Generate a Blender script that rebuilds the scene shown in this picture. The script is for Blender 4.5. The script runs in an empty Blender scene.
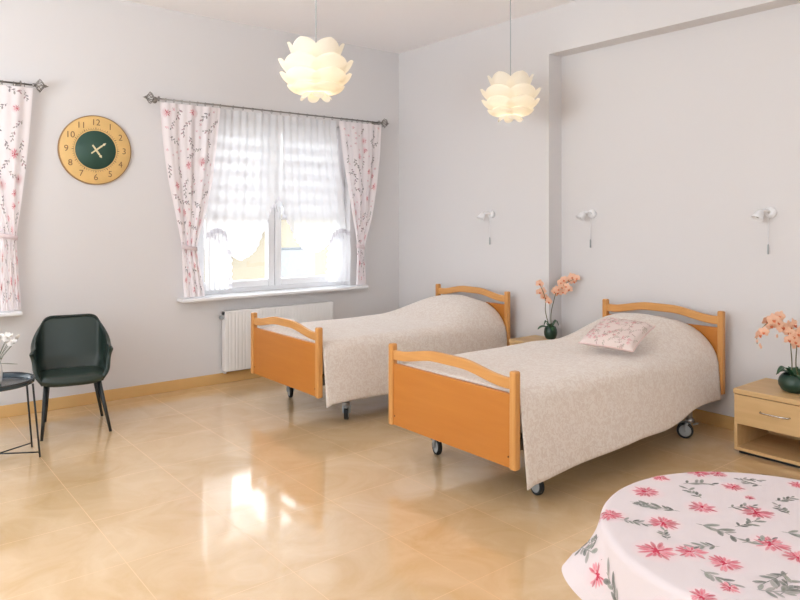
import bpy, bmesh, math, random
from math import sin, cos, pi, sqrt, radians
from mathutils import Vector, Matrix, noise

random.seed(7)
S = bpy.context.scene
COL = S.collection

# ------------------------------------------------------------------ camera
CAM = (-4.7111, -5.8926, 1.4909)
YAW = 0.6765
cd = bpy.data.cameras.new('camera')
cam = bpy.data.objects.new('camera', cd)
COL.objects.link(cam)
cam.location = CAM
cam.rotation_euler = (pi / 2, 0, -YAW)
cd.sensor_width = 36
cd.lens = 688.75 * 36 / 800
cd.shift_y = -(300 - 218.9) / 800
cd.clip_start = 0.05
S.camera = cam

# ------------------------------------------------------------------ world, light, exposure
w = bpy.data.worlds.new('sky')
S.world = w
w.use_nodes = True
nt = w.node_tree
bg = nt.nodes['Background']
bg.inputs['Color'].default_value = (0.90, 0.96, 1.0, 1)
bg.inputs['Strength'].default_value = 4.9

def area(name, loc, rot, sx, sy, power, color):
    l = bpy.data.lights.new(name, 'AREA')
    l.shape = 'RECTANGLE'; l.size = sx; l.size_y = sy
    l.energy = power; l.color = color
    o = bpy.data.objects.new(name, l); COL.objects.link(o)
    o.location = loc; o.rotation_euler = rot
    return o

# added fill lights out of view, tilted up to bounce off the ceiling
area('added_side_fill', (-7.12, -3.4, 1.75), (pi / 2 + 1.3, 0, -pi / 2), 2.6, 1.6, 185, (.85, .95, 1.03))
area('added_rear_fill', (-4.2, -8.72, 1.75), (pi / 2 + 1.25, 0, 0), 2.4, 1.6, 30, (.85, .95, 1.03))

vs = S.view_settings
vs.view_transform = 'Standard'
vs.look = 'None'
vs.exposure = 0.15
vs.gamma = 1.0
vs.use_curve_mapping = False
S.cycles.max_bounces = 10
S.cycles.transparent_max_bounces = 24
S.cycles.diffuse_bounces = 5
S.cycles.sample_clamp_indirect = 6

# ------------------------------------------------------------------ materials
def srgb(r, g, b):
    def f(c):
        c /= 255
        return c / 12.92 if c <= .04045 else ((c + .055) / 1.055) ** 2.4
    return (f(r), f(g), f(b), 1)

def mat(name, color, rough=.5, metal=0, spec=.5, coat=0, bump=None, mottled=None):
    """procedural principled material; bump=(scale,strength); mottled=(scale,amount)"""
    m = bpy.data.materials.new(name); m.use_nodes = True
    n = m.node_tree.nodes; L = m.node_tree.links
    p = n['Principled BSDF']
    p.inputs['Base Color'].default_value = color
    p.inputs['Roughness'].default_value = rough
    p.inputs['Metallic'].default_value = metal
    p.inputs['Specular IOR Level'].default_value = spec
    p.inputs['Coat Weight'].default_value = coat
    if bump or mottled:
        tc = n.new('ShaderNodeTexCoord')
    if bump:
        t = n.new('ShaderNodeTexNoise'); t.inputs['Scale'].default_value = bump[0]
        t.inputs['Detail'].default_value = 3
        b = n.new('ShaderNodeBump'); b.inputs['Strength'].default_value = bump[1]
        b.inputs['Distance'].default_value = .004
        L.new(tc.outputs['Object'], t.inputs['Vector'])
        L.new(t.outputs['Fac'], b.inputs['Height'])
        L.new(b.outputs['Normal'], p.inputs['Normal'])
    if mottled:
        t = n.new('ShaderNodeTexNoise'); t.inputs['Scale'].default_value = mottled[0]
        t.inputs['Detail'].default_value = 5
        mx = n.new('ShaderNodeMix'); mx.data_type = 'RGBA'
        a = mottled[1]
        mx.inputs['A'].default_value = tuple(c * (1 - a) for c in color[:3]) + (1,)
        mx.inputs['B'].default_value = tuple(min(1, c * (1 + a)) for c in color[:3]) + (1,)
        L.new(tc.outputs['Object'], t.inputs['Vector'])
        L.new(t.outputs['Fac'], mx.inputs['Factor'])
        L.new(mx.outputs['Result'], p.inputs['Base Color'])
    return m

def wood(name, c1, c2, rough=.35, grain=(3, 40, 40), axis_scale=1.0):
    m = bpy.data.materials.new(name); m.use_nodes = True
    n = m.node_tree.nodes; L = m.node_tree.links
    p = n['Principled BSDF']
    p.inputs['Roughness'].default_value = rough
    tc = n.new('ShaderNodeTexCoord'); mp = n.new('ShaderNodeMapping')
    mp.inputs['Scale'].default_value = grain
    t = n.new('ShaderNodeTexNoise'); t.inputs['Scale'].default_value = axis_scale
    t.inputs['Detail'].default_value = 6; t.inputs['Distortion'].default_value = .6
    r = n.new('ShaderNodeValToRGB')
    r.color_ramp.elements[0].position = .3; r.color_ramp.elements[0].color = c1
    r.color_ramp.elements[1].position = .7; r.color_ramp.elements[1].color = c2
    L.new(tc.outputs['Object'], mp.inputs['Vector']); L.new(mp.outputs['Vector'], t.inputs['Vector'])
    L.new(t.outputs['Fac'], r.inputs['Fac']); L.new(r.outputs['Color'], p.inputs['Base Color'])
    return m

def cloth_mix(name, color, translucent=.5, transparent=0.0, attr=None, rough=.9, weave=None):
    """woven cloth: diffuse + translucent (+ see-through); attr = colour attribute that holds the print"""
    m = bpy.data.materials.new(name); m.use_nodes = True
    nt = m.node_tree; n = nt.nodes; L = nt.links
    n.clear()
    out = n.new('ShaderNodeOutputMaterial')
    d = n.new('ShaderNodeBsdfDiffuse'); t = n.new('ShaderNodeBsdfTranslucent')
    mx = n.new('ShaderNodeMixShader'); mx.inputs[0].default_value = translucent
    L.new(d.outputs[0], mx.inputs[1]); L.new(t.outputs[0], mx.inputs[2])
    last = mx
    for s in (d, t):
        s.inputs['Color'].default_value = color
    if attr:
        a = n.new('ShaderNodeAttribute'); a.attribute_name = attr
        L.new(a.outputs['Color'], d.inputs['Color']); L.new(a.outputs['Color'], t.inputs['Color'])
    if weave:
        tc = n.new('ShaderNodeTexCoord')
        v = n.new('ShaderNodeTexNoise'); v.inputs['Scale'].default_value = weave[0]
        b = n.new('ShaderNodeBump'); b.inputs['Strength'].default_value = weave[1]
        b.inputs['Distance'].default_value = .003
        L.new(tc.outputs['Object'], v.inputs['Vector']); L.new(v.outputs['Fac'], b.inputs['Height'])
        L.new(b.outputs['Normal'], d.inputs['Normal'])
    if transparent > 0:
        tr = n.new('ShaderNodeBsdfTransparent')
        m2 = n.new('ShaderNodeMixShader'); m2.inputs[0].default_value = transparent
        L.new(last.outputs[0], m2.inputs[1]); L.new(tr.outputs[0], m2.inputs[2])
        last = m2
    L.new(last.outputs[0], out.inputs['Surface'])
    return m

M = {}
M['wall'] = mat('wall_paint', srgb(220, 217, 217), .85, spec=.25, bump=(90, .06))
M['ceiling'] = mat('ceiling_paint', srgb(247, 244, 245), .9, spec=.2)
M['white_plastic'] = mat('white_plastic', srgb(238, 238, 240), .35)
M['white_enamel'] = mat('white_enamel', srgb(236, 234, 233), .3)
M['sill'] = mat('sill_white', srgb(238, 238, 240), .25)
M['beech'] = wood('beech_orange', srgb(214, 148, 72), srgb(222, 158, 82), .38, (2.5, 30, 30))
M['beech_post'] = wood('beech_post', srgb(202, 140, 74), srgb(214, 156, 90), .35, (30, 30, 2.5))
M['beech_rail'] = wood('beech_rail', srgb(204, 144, 78), srgb(218, 160, 94), .35, (30, 2.5, 30))
M['panel'] = wood('board_panel', srgb(192, 119, 45), srgb(198, 126, 50), .42, (20, 2, 20))
M['cap_brown'] = mat('brown_cap', srgb(120, 78, 40), .6)
M['maple'] = wood('maple_board', srgb(205, 168, 116), srgb(216, 180, 130), .42, (20, 2, 20))
M['maple_dark'] = mat('maple_inner', srgb(206, 172, 122), .5)
M['steel'] = mat('brushed_steel', srgb(176, 176, 178), .35, 1)
M['chrome'] = mat('satin_chrome', srgb(200, 196, 190), .25, 1)
M['grey_plastic'] = mat('grey_plastic', srgb(166, 172, 176), .45)
M['rubber'] = mat('black_rubber', srgb(28, 30, 32), .6)
M['frame_paint'] = mat('grey_powder_coat', srgb(120, 116, 110), .5)
M['black_metal'] = mat('black_metal', srgb(28, 34, 36), .4)
M['tray'] = mat('tray_black_gloss', srgb(44, 60, 70), .16)
M['leather'] = mat('green_leatherette', srgb(36, 50, 44), .36, bump=(160, .10), spec=.45)
M['piping'] = mat('green_piping', srgb(26, 40, 36), .5)
M['pewter'] = mat('pewter', srgb(150, 146, 142), .38, 1)
M['clock_wood'] = mat('clock_yellow_wood', srgb(226, 187, 122), .5, mottled=(14, .12))
M['clock_edge'] = mat('clock_edge_brown', srgb(160, 122, 80), .6)
M['clock_green'] = mat('clock_green_dial', srgb(40, 74, 62), .55, mottled=(9, .2))
M['clock_ink'] = mat('clock_ink', srgb(128, 92, 62), .7)
M['hand_cream'] = mat('hand_cream', srgb(226, 214, 176), .5)
M['pot'] = mat('dark_green_glaze', srgb(34, 62, 50), .32)
M['leaf'] = mat('orchid_leaf', srgb(40, 82, 52), .4, mottled=(30, .25))
M['leaf_dark'] = mat('foliage_grey_green', srgb(104, 112, 92), .5)
M['stem'] = mat('orchid_stem', srgb(96, 92, 58), .5)
M['stake'] = mat('plant_stake', srgb(236, 232, 222), .4)
M['orchid'] = mat('orchid_salmon', srgb(248, 196, 166), .55, mottled=(60, .14))
M['orchid_lip'] = mat('orchid_lip', srgb(226, 126, 84), .5)
M['white_petal'] = mat('white_petal', srgb(246, 242, 238), .6)
M['vase'] = mat('white_ceramic', srgb(236, 234, 230), .2)
M['mattress'] = mat('mattress_cover', srgb(232, 228, 222), .9)
M['baseboard'] = mat('tan_skirting_tile', srgb(220, 178, 118), .25, mottled=(6, .08))
M['soil'] = mat('moss', srgb(70, 78, 46), .9, bump=(80, .5))
M['house_cream'] = mat('cream_render', srgb(158, 148, 130), .9)
M['house_white'] = mat('white_render', srgb(150, 150, 152), .9)
M['house_roof'] = mat('faded_roof_tiles', srgb(136, 128, 126), .8)
M['house_glass'] = mat('far_window_glass', srgb(104, 110, 116), .3)
M['house_brick'] = mat('orange_brick', srgb(142, 120, 96), .9)
M['ground'] = mat('pale_gravel', srgb(140, 136, 130), .95)
M['curtain'] = cloth_mix('printed_curtain_cloth', (1, 1, 1, 1), .34, .03, attr='print')
M['tablecloth'] = cloth_mix('printed_table_cloth', (1, 1, 1, 1), .05, 0, attr='print', weave=(420, .25))
M['cushion'] = cloth_mix('printed_cushion_cloth', (1, 1, 1, 1), .03, 0, attr='print', weave=(300, .3))
M['tie_cloth'] = cloth_mix('tie_band_cloth', srgb(240, 226, 228), .3, 0)
M['sheer'] = cloth_mix('white_voile', (.96, .96, .97, 1), .46, .26)
M['sheer_dense'] = cloth_mix('gathered_voile', (.94, .94, .96, 1), .40, .10)
M['ruffle'] = cloth_mix('voile_ruffle', srgb(236, 234, 238), .55, .12)
M['blind_solid'] = cloth_mix('blind_band_solid', (.92, .92, .95, 1), .30, 0)
M['blind_net'] = cloth_mix('blind_band_net', (.93, .93, .95, 1), .45, .26)

# bedspread: cream jacquard
def bedspread_mat():
    m = bpy.data.materials.new('cream_jacquard'); m.use_nodes = True
    n = m.node_tree.nodes; L = m.node_tree.links
    p = n['Principled BSDF']; p.inputs['Roughness'].default_value = .85
    p.inputs['Sheen Weight'].default_value = .25
    p.inputs['Specular IOR Level'].default_value = .2
    tc = n.new('ShaderNodeTexCoord')
    t = n.new('ShaderNodeTexNoise'); t.inputs['Scale'].default_value = 36; t.inputs['Detail'].default_value = 4
    t.inputs['Distortion'].default_value = 1.8
    r = n.new('ShaderNodeValToRGB')
    r.color_ramp.elements[0].position = .44; r.color_ramp.elements[0].color = srgb(224, 210, 199)
    r.color_ramp.elements[1].position = .56; r.color_ramp.elements[1].color = srgb(234, 224, 215)
    L.new(tc.outputs['Object'], t.inputs['Vector']); L.new(t.outputs['Fac'], r.inputs['Fac'])
    L.new(r.outputs['Color'], p.inputs['Base Color'])
    b = n.new('ShaderNodeBump'); b.inputs['Strength'].default_value = .25; b.inputs['Distance'].default_value = .004
    t2 = n.new('ShaderNodeTexNoise'); t2.inputs['Scale'].default_value = 140
    ad = n.new('ShaderNodeMath'); ad.operation = 'ADD'
    L.new(tc.outputs['Object'], t2.inputs['Vector'])
    L.new(t.outputs['Fac'], ad.inputs[0]); L.new(t2.outputs['Fac'], ad.inputs[1])
    L.new(ad.outputs[0], b.inputs['Height']); L.new(b.outputs['Normal'], p.inputs['Normal'])
    return m
M['bedspread'] = bedspread_mat()

# polished yellow marble-look tiles with pale joints
def floor_mat():
    m = bpy.data.materials.new('polished_yellow_tiles'); m.use_nodes = True
    n = m.node_tree.nodes; L = m.node_tree.links
    p = n['Principled BSDF']
    tc = n.new('ShaderNodeTexCoord')
    mp = n.new('ShaderNodeMapping')
    T = .5255
    mp.inputs['Location'].default_value = (2.19 / T % 1 + .0, 2.296 / T % 1, 0)
    mp.inputs['Scale'].default_value = (1 / T, 1 / T, 1)
    L.new(tc.outputs['Object'], mp.inputs['Vector'])
    # tile id -> slight tone change
    br = n.new('ShaderNodeTexBrick')
    br.offset = 0; br.squash = 1
    br.inputs['Scale'].default_value = 1
    br.inputs['Brick Width'].default_value = 1; br.inputs['Row Height'].default_value = 1
    br.inputs['Mortar Size'].default_value = .0035; br.inputs['Mortar Smooth'].default_value = .15
    br.inputs['Color1'].default_value = (.35, .35, .35, 1); br.inputs['Color2'].default_value = (.65, .65, .65, 1)
    br.inputs['Mortar'].default_value = (.5, .5, .5, 1)
    L.new(mp.outputs['Vector'], br.inputs['Vector'])
    t = n.new('ShaderNodeTexNoise'); t.inputs['Scale'].default_value = 3.2; t.inputs['Detail'].default_value = 7
    t.inputs['Roughness'].default_value = .6; t.inputs['Distortion'].default_value = 1.2
    L.new(tc.outputs['Object'], t.inputs['Vector'])
    mixf = n.new('ShaderNodeMix'); mixf.data_type = 'FLOAT'; mixf.inputs['Factor'].default_value = .18
    L.new(t.outputs['Fac'], mixf.inputs['A']); L.new(br.outputs['Color'], mixf.inputs['B'])
    r = n.new('ShaderNodeValToRGB')
    r.color_ramp.elements[0].position = .32; r.color_ramp.elements[0].color = srgb(216, 178, 126)
    r.color_ramp.elements[1].position = .68; r.color_ramp.elements[1].color = srgb(233, 204, 164)
    L.new(mixf.outputs['Result'], r.inputs['Fac'])
    mx = n.new('ShaderNodeMix'); mx.data_type = 'RGBA'
    mx.inputs['B'].default_value = srgb(224, 190, 146)
    L.new(br.outputs['Fac'], mx.inputs['Factor']); L.new(r.outputs['Color'], mx.inputs['A'])
    L.new(mx.outputs['Result'], p.inputs['Base Color'])
    p.inputs['Roughness'].default_value = .3
    p.inputs['Specular IOR Level'].default_value = .4
    inv = n.new('ShaderNodeMath'); inv.operation = 'SUBTRACT'; inv.inputs[0].default_value = 1
    L.new(br.outputs['Fac'], inv.inputs[1]); L.new(inv.outputs[0], p.inputs['Coat Weight'])
    p.inputs['Coat Roughness'].default_value = .085
    p.inputs['Coat IOR'].default_value = 1.72
    b = n.new('ShaderNodeBump'); b.inputs['Strength'].default_value = .35; b.inputs['Distance'].default_value = .0015
    b.invert = True
    L.new(br.outputs['Fac'], b.inputs['Height'])
    t3 = n.new('ShaderNodeTexNoise'); t3.inputs['Scale'].default_value = 2.2
    b2 = n.new('ShaderNodeBump'); b2.inputs['Strength'].default_value = .06; b2.inputs['Distance'].default_value = .01
    L.new(tc.outputs['Object'], t3.inputs['Vector']); L.new(t3.outputs['Fac'], b2.inputs['Height'])
    L.new(b.outputs['Normal'], b2.inputs['Normal'])
    L.new(b2.outputs['Normal'], p.inputs['Normal']); L.new(b2.outputs['Normal'], p.inputs['Coat Normal'])
    return m
M['floor'] = floor_mat()

def glass_mat():
    m = bpy.data.materials.new('window_glass'); m.use_nodes = True
    n = m.node_tree.nodes; L = m.node_tree.links; n.clear()
    out = n.new('ShaderNodeOutputMaterial'); tr = n.new('ShaderNodeBsdfTransparent'); g = n.new('ShaderNodeBsdfGlossy')
    g.inputs['Roughness'].default_value = .02
    mx = n.new('ShaderNodeMixShader'); mx.inputs[0].default_value = .06
    L.new(tr.outputs[0], mx.inputs[1]); L.new(g.outputs[0], mx.inputs[2]); L.new(mx.outputs[0], out.inputs['Surface'])
    return m
M['glass'] = glass_mat()

def shade_mat():
    """thin white plastic lamp petal, lit through by its bulb"""
    m = bpy.data.materials.new('lamp_petal_plastic'); m.use_nodes = True
    n = m.node_tree.nodes; L = m.node_tree.links; n.clear()
    out = n.new('ShaderNodeOutputMaterial')
    d = n.new('ShaderNodeBsdfDiffuse'); d.inputs['Color'].default_value = srgb(252, 248, 240)
    t = n.new('ShaderNodeBsdfTranslucent'); t.inputs['Color'].default_value = srgb(255, 248, 232)
    mx = n.new('ShaderNodeMixShader'); mx.inputs[0].default_value = .55
    L.new(d.outputs[0], mx.inputs[1]); L.new(t.outputs[0], mx.inputs[2]); L.new(mx.outputs[0], out.inputs['Surface'])
    return m
M['shade'] = shade_mat()

def emit(name, color, strength):
    m = bpy.data.materials.new(name); m.use_nodes = True
    n = m.node_tree.nodes; L = m.node_tree.links; n.clear()
    out = n.new('ShaderNodeOutputMaterial'); e = n.new('ShaderNodeEmission')
    e.inputs['Color'].default_value = color; e.inputs['Strength'].default_value = strength
    L.new(e.outputs[0], out.inputs['Surface'])
    return m
M['bulb'] = emit('lit_bulb', srgb(255, 240, 214), 1.6)

# ------------------------------------------------------------------ mesh helpers
def add_box(bm, c, s, rot=None):
    m = Matrix.Translation(c)
    if rot: m = m @ rot
    r = bmesh.ops.create_cube(bm, size=1, matrix=m @ Matrix.Diagonal((s[0], s[1], s[2], 1)))
    return r['verts']

def box(lo, hi):
    bm = bmesh.new()
    add_box(bm, [(a + b) / 2 for a, b in zip(lo, hi)], [b - a for a, b in zip(lo, hi)])
    return bm

def add_range(bm, lo, hi):
    add_box(bm, [(a + b) / 2 for a, b in zip(lo, hi)], [abs(b - a) for a, b in zip(lo, hi)])

def add_tube(bm, pts, r, n=10, cap=True):
    """tube along points; r a number or a list"""
    pts = [Vector(p) for p in pts]
    k = len(pts)
    rs = r if isinstance(r, (list, tuple)) else [r] * k
    up = None; rings = []
    for i, p in enumerate(pts):
        t = (pts[min(i + 1, k - 1)] - pts[max(i - 1, 0)]).normalized()
        if up is None:
            up = Vector((0, 0, 1)) if abs(t.z) < .9 else Vector((1, 0, 0))
        a = (up - t * up.dot(t)).normalized(); b = t.cross(a); up = a
        rings.append([bm.verts.new(p + (a * cos(2 * pi * j / n) + b * sin(2 * pi * j / n)) * rs[i]) for j in range(n)])
    for i in range(k - 1):
        for j in range(n):
            f = bm.faces.new((rings[i][j], rings[i][(j + 1) % n], rings[i + 1][(j + 1) % n], rings[i + 1][j])); f.smooth = True
    if cap:
        bm.faces.new(rings[0][::-1]); bm.faces.new(rings[-1])

def add_lathe(bm, prof, n=32, c=(0, 0, 0), rot=None, mi=0):
    """profile [(r,z)...] turned about z"""
    mtx = Matrix.Translation(c) @ (rot or Matrix.Identity(4))
    rings = []
    for r, z in prof:
        if r < 1e-6:
            rings.append([bm.verts.new(mtx @ Vector((0, 0, z)))])
        else:
            rings.append([bm.verts.new(mtx @ Vector((r * cos(2 * pi * j / n), r * sin(2 * pi * j / n), z))) for j in range(n)])
    for a, b in zip(rings, rings[1:]):
        for j in range(n):
            va = [a[j], a[(j + 1) % n]] if len(a) > 1 else [a[0]]
            vb = [b[(j + 1) % n], b[j]] if len(b) > 1 else [b[0]]
            if len(va) + len(vb) > 2:
                f = bm.faces.new(va + vb); f.smooth = True; f.material_index = mi

def add_grid(bm, fn, nu, nv, closed=False, mi=0, smooth=True):
    g = [[bm.verts.new(fn(i / nu, j / nv)) for j in range(nv + 1)] for i in range(nu + (0 if closed else 1))]
    k = len(g)
    for i in range(nu):
        for j in range(nv):
            f = bm.faces.new((g[i][j], g[(i + 1) % k][j], g[(i + 1) % k][j + 1], g[i][j + 1]))
            f.smooth = smooth; f.material_index = mi
    return g

def add_prism(bm, outline, axis, a, b):
    """extrude a closed 2-D outline along an axis between a and b"""
    def P(p, v):
        return {'x': (v, p[0], p[1]), 'y': (p[0], v, p[1]), 'z': (p[0], p[1], v)}[axis]
    lo = [bm.verts.new(P(p, a)) for p in outline]; hi = [bm.verts.new(P(p, b)) for p in outline]
    k = len(outline)
    bm.faces.new(lo); bm.faces.new(hi[::-1])
    for i in range(k):
        bm.faces.new((lo[i], lo[(i + 1) % k], hi[(i + 1) % k], hi[i]))
    bmesh.ops.recalc_face_normals(bm, faces=bm.faces[:])

def add_sphere(bm, c, r, sx=1, sy=1, sz=1, n=16, rot=None):
    m = Matrix.Translation(c) @ (rot or Matrix.Identity(4)) @ Matrix.Diagonal((sx, sy, sz, 1))
    v = bmesh.ops.create_uvsphere(bm, u_segments=n, v_segments=max(6, n // 2), radius=r, matrix=m)['verts']
    for x in v:
        for f in x.link_faces: f.smooth = True

def obj(name, bm, m, parent=None, bevel=0, subsurf=0, solid=0, seg=2, fix=True, smooth=False, off=-1):
    if isinstance(bm, bmesh.types.BMesh):
        if fix: bmesh.ops.recalc_face_normals(bm, faces=bm.faces[:])
        me = bpy.data.meshes.new(name); bm.to_mesh(me); bm.free()
    else:
        me = bm
    ms = m if isinstance(m, (list, tuple)) else [m]
    for x in ms: me.materials.append(M[x] if isinstance(x, str) else x)
    o = bpy.data.objects.new(name, me); COL.objects.link(o)
    if parent: o.parent = parent
    if solid:
        k = o.modifiers.new('thickness', 'SOLIDIFY'); k.thickness = solid; k.offset = off
    if bevel:
        k = o.modifiers.new('edges', 'BEVEL'); k.width = bevel; k.segments = seg; k.limit_method = 'ANGLE'; k.angle_limit = radians(40)
    if subsurf:
        k = o.modifiers.new('smooth', 'SUBSURF'); k.levels = subsurf; k.render_levels = subsurf
    if smooth:
        for f in me.polygons: f.use_smooth = True
    return o

def thing(name, label, cat, loc=(0, 0, 0), rz=0, group=None):
    o = bpy.data.objects.new(name, None); COL.objects.link(o)
    o.empty_display_size = .1
    o.location = loc; o.rotation_euler = (0, 0, rz)
    return tag(o, label, cat, group)

def tag(o, label, cat, group=None, kind=None):
    o['label'] = label; o['category'] = cat
    if group: o['group'] = group
    if kind: o['kind'] = kind
    return o

def struct(name, bm, m, **k):
    o = obj(name, bm, m, **k); o['kind'] = 'structure'
    return o

def dup(root, loc, rz, label):
    kids = {}
    for o in COL.objects:
        if o.parent: kids.setdefault(o.parent, []).append(o)
    def rec(o, par):
        c = o.copy(); COL.objects.link(c)
        if par: c.parent = par
        for ch in kids.get(o, []): rec(ch, c)
        return c
    r = rec(root, None)
    r.location = loc; r.rotation_euler = (0, 0, rz); r['label'] = label
    return r

def smoothstep(a, b, x):
    t = max(0, min(1, (x - a) / (b - a))); return t * t * (3 - 2 * t)

def lerp(a, b, t): return a + (b - a) * t

def interp(tab, x):
    if x <= tab[0][0]: return tab[0][1]
    for (x0, y0), (x1, y1) in zip(tab, tab[1:]):
        if x <= x1: return lerp(y0, y1, (x - x0) / (x1 - x0))
    return tab[-1][1]

# ------------------------------------------------------------------ the room
XL, YF, H = -7.2, -8.8, 3.30         # left wall, front wall (behind the camera), ceiling
DN, YN, ZN = 0.17, -2.073, 2.91      # niche depth, where the niche starts, its head height
W1 = (-2.30, -0.645, 0.80, 2.44)     # window by the beds: x0, x1, z0, z1
W2 = (-5.55, -3.83, 0.80, 2.44)      # window at the edge of the picture

bm = bmesh.new(); add_range(bm, (XL - .25, YF - .25, -.1), (DN + .1, .32, 0)); struct('floor', bm, 'floor')
bm = bmesh.new(); add_range(bm, (XL - .25, YF - .25, H), (DN + .3, .32, H + .1)); struct('ceiling', bm, 'ceiling')

def wall_with_holes(name, axis, at, thick, a0, a1, holes, m='wall'):
    """wall in plane axis=at..at+thick, spanning a0..a1 and 0..H, with rectangular openings"""
    bm = bmesh.new()
    def rg(p0, p1, z0, z1):
        if p1 - p0 < 1e-4 or z1 - z0 < 1e-4: return
        if axis == 'y': add_range(bm, (p0, at, z0), (p1, at + thick, z1))
        else: add_range(bm, (at, p0, z0), (at + thick, p1, z1))
    cur = a0
    for (h0, h1, z0, z1) in sorted(holes):
        rg(cur, h0, 0, H); rg(h0, h1, 0, z0); rg(h0, h1, z1, H); cur = h1
    rg(cur, a1, 0, H)
    return struct(name, bm, m)
wall_with_holes('wall_back', 'y', 0, .30, XL - .25, 0, [W1, W2])
wall_with_holes('wall_left', 'x', XL - .25, .25, YF, 0, [(-4.8, -2.0, .9, 2.6)])
wall_with_holes('wall_front', 'y', YF - .25, .25, XL - .25, DN + .2, [(-5.5, -2.9, .9, 2.6)])
# headboard wall: pillar by the corner, shallow niche, header over it
bm = bmesh.new()
add_prism(bm, [(0, .30), (0, YN), (DN, YN), (DN, YF), (DN + .25, YF), (DN + .25, .30)], 'z', 0, ZN)
add_range(bm, (0, YF, ZN), (DN + .25, .30, H))
struct('wall_right', bm, 'wall')
# skirting tiles
bm = bmesh.new(); add_range(bm, (XL, -.012, 0), (0, 0, .092)); struct('baseboard_back', bm, 'baseboard', bevel=.003)
bm = bmesh.new()
add_range(bm, (-.012, YN, 0), (0, -.012, .092)); add_range(bm, (-.012, YN - .012, 0), (DN, YN, .092))
add_range(bm, (DN - .012, YF, 0), (DN, YN - .012, .092))
struct('baseboard_right', bm, 'baseboard', bevel=.003)

# windows behind the camera: simple framed openings
for nm, ax in (('window_3', 'x'), ('window_4', 'y')):
    bm = bmesh.new()
    if ax == 'x':
        for y in (-4.8, -3.44, -2.08): add_range(bm, (XL - .15, y, .9), (XL - .09, y + .08, 2.6))
        for z in (.9, 2.52): add_range(bm, (XL - .15, -4.8, z), (XL - .09, -2.0, z + .08))
    else:
        for x in (-5.5, -4.24, -2.98): add_range(bm, (x, YF - .15, .9), (x + .08, YF - .09, 2.6))
        for z in (.9, 2.52): add_range(bm, (-5.5, YF - .15, z), (-2.9, YF - .09, z + .08))
    struct(nm, bm, 'white_plastic')

def window(name, W, yf=.10):
    x0, x1, z0, z1 = W
    d = .07
    bm = bmesh.new(); f = .055
    add_range(bm, (x0, yf, z0), (x0 + f, yf + d, z1)); add_range(bm, (x1 - f, yf, z0), (x1, yf + d, z1))
    add_range(bm, (x0 + f, yf, z0), (x1 - f, yf + d, z0 + f)); add_range(bm, (x0 + f, yf, z1 - f), (x1 - f, yf + d, z1))
    xm = (x0 + x1) / 2
    fr = struct(name, bm, 'white_plastic', bevel=.006)
    for a, b in ((x0 + f - .012, xm - .004), (xm + .004, x1 - f + .012)):
        s = .068; bm = bmesh.new(); ya, yb = yf - .018, yf + .05
        za, zb = z0 + f - .012, z1 - f + .012
        add_range(bm, (a, ya, za), (a + s, yb, zb)); add_range(bm, (b - s, ya, za), (b, yb, zb))
        add_range(bm, (a + s, ya, za), (b - s, yb, za + s)); add_range(bm, (a + s, ya, zb - s), (b - s, yb, zb))
        sash = obj('window_sash', bm, 'white_plastic', fr, bevel=.006)
        bm = bmesh.new(); add_range(bm, (a + s - .006, yf + .012, za + s - .006), (b - s + .006, yf + .018, zb - s + .006))
        obj('pane', bm, 'glass', sash)
    # handle on the meeting stile
    bm = bmesh.new()
    add_range(bm, (xm + .026, yf - .028, 1.56), (xm + .052, yf - .018, 1.63))
    add_tube(bm, [(xm + .039, yf - .028, 1.60), (xm + .039, yf - .055, 1.60), (xm + .039, yf - .058, 1.49)], .009, 8)
    obj('window_handle', bm, 'white_plastic', fr)
    return fr
window('window_1', W1)
window('window_2', W2)
def sill(name, a, b):
    bm = bmesh.new(); add_range(bm, (a, -.135, .772), (b, .0, .800))
    o = struct(name, bm, 'sill', bevel=.008)
    return o
sill('trim_1', -2.475, -.50)
sill('trim_2', -5.75, -3.69)
# inner part of the sills lying in the reveals
for nm, W in (('trim_3', W1), ('trim_4', W2)):
    bm = bmesh.new(); add_range(bm, (W[0], 0, .790), (W[1], .10, .801)); struct(nm, bm, 'sill')

# ------------------------------------------------------------------ outside
bm = bmesh.new(); add_range(bm, (-60, .6, -3.3), (80, 90, -3.2)); g = struct('ground', bm, 'ground')
def house(name, label, x0, x1, y0, y1, ze, zr, cat='house', m='house_cream'):
    t = thing(name, label, cat, ((x0 + x1) / 2, y0, -3.2))
    hw = (x1 - x0) / 2; dp = y1 - y0; e = ze + 3.2; r = zr + 3.2
    bm = bmesh.new(); add_prism(bm, [(-hw, 0), (hw, 0), (hw, e), (0, r), (-hw, e)], 'y', 0, dp)
    obj('house_wall', bm, m, t)
    bm = bmesh.new()
    for s in (-1, 1):
        o = [(s * (hw + .5), e - .5 * (r - e) / hw + .02), (0, r + .02), (0, r + .22), (s * (hw + .5), e - .5 * (r - e) / hw + .22)]
        add_prism(bm, o, 'y', -.5, dp + .4)
    obj('house_roof', bm, 'house_roof', t)
    bm = bmesh.new()
    for s in (-1, 1):
        o = [(s * (hw + .52), e - .52 * (r - e) / hw - .1), (0, r - .10), (0, r + .24), (s * (hw + .52), e - .52 * (r - e) / hw + .24)]
        add_prism(bm, o, 'y', -.56, -.5)
    obj('gable_board', bm, 'house_white', t)
    return t
h1 = house('house', 'cream gabled house across the way, seen through right-hand window sash', 3.9, 10.6, 12.6, 20, .75, 3.2)
def hole(t, name, x0, x1, z0, z1, m, y=-.03, d=.06):
    bm = bmesh.new(); add_range(bm, (x0, y, z0), (x1, y + d, z1)); return obj(name, bm, m, t, bevel=.01)
hole(h1, 'house_window', -2.05, -.55, 2.05, 3.75, 'house_white')
hole(h1, 'lintel', -2.1, -.9, 3.75, 3.82, 'house_glass', -.05)
hole(h1, 'plinth', -3.3, 3.3, 0, 2.6, 'house_brick', -.05)
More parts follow.
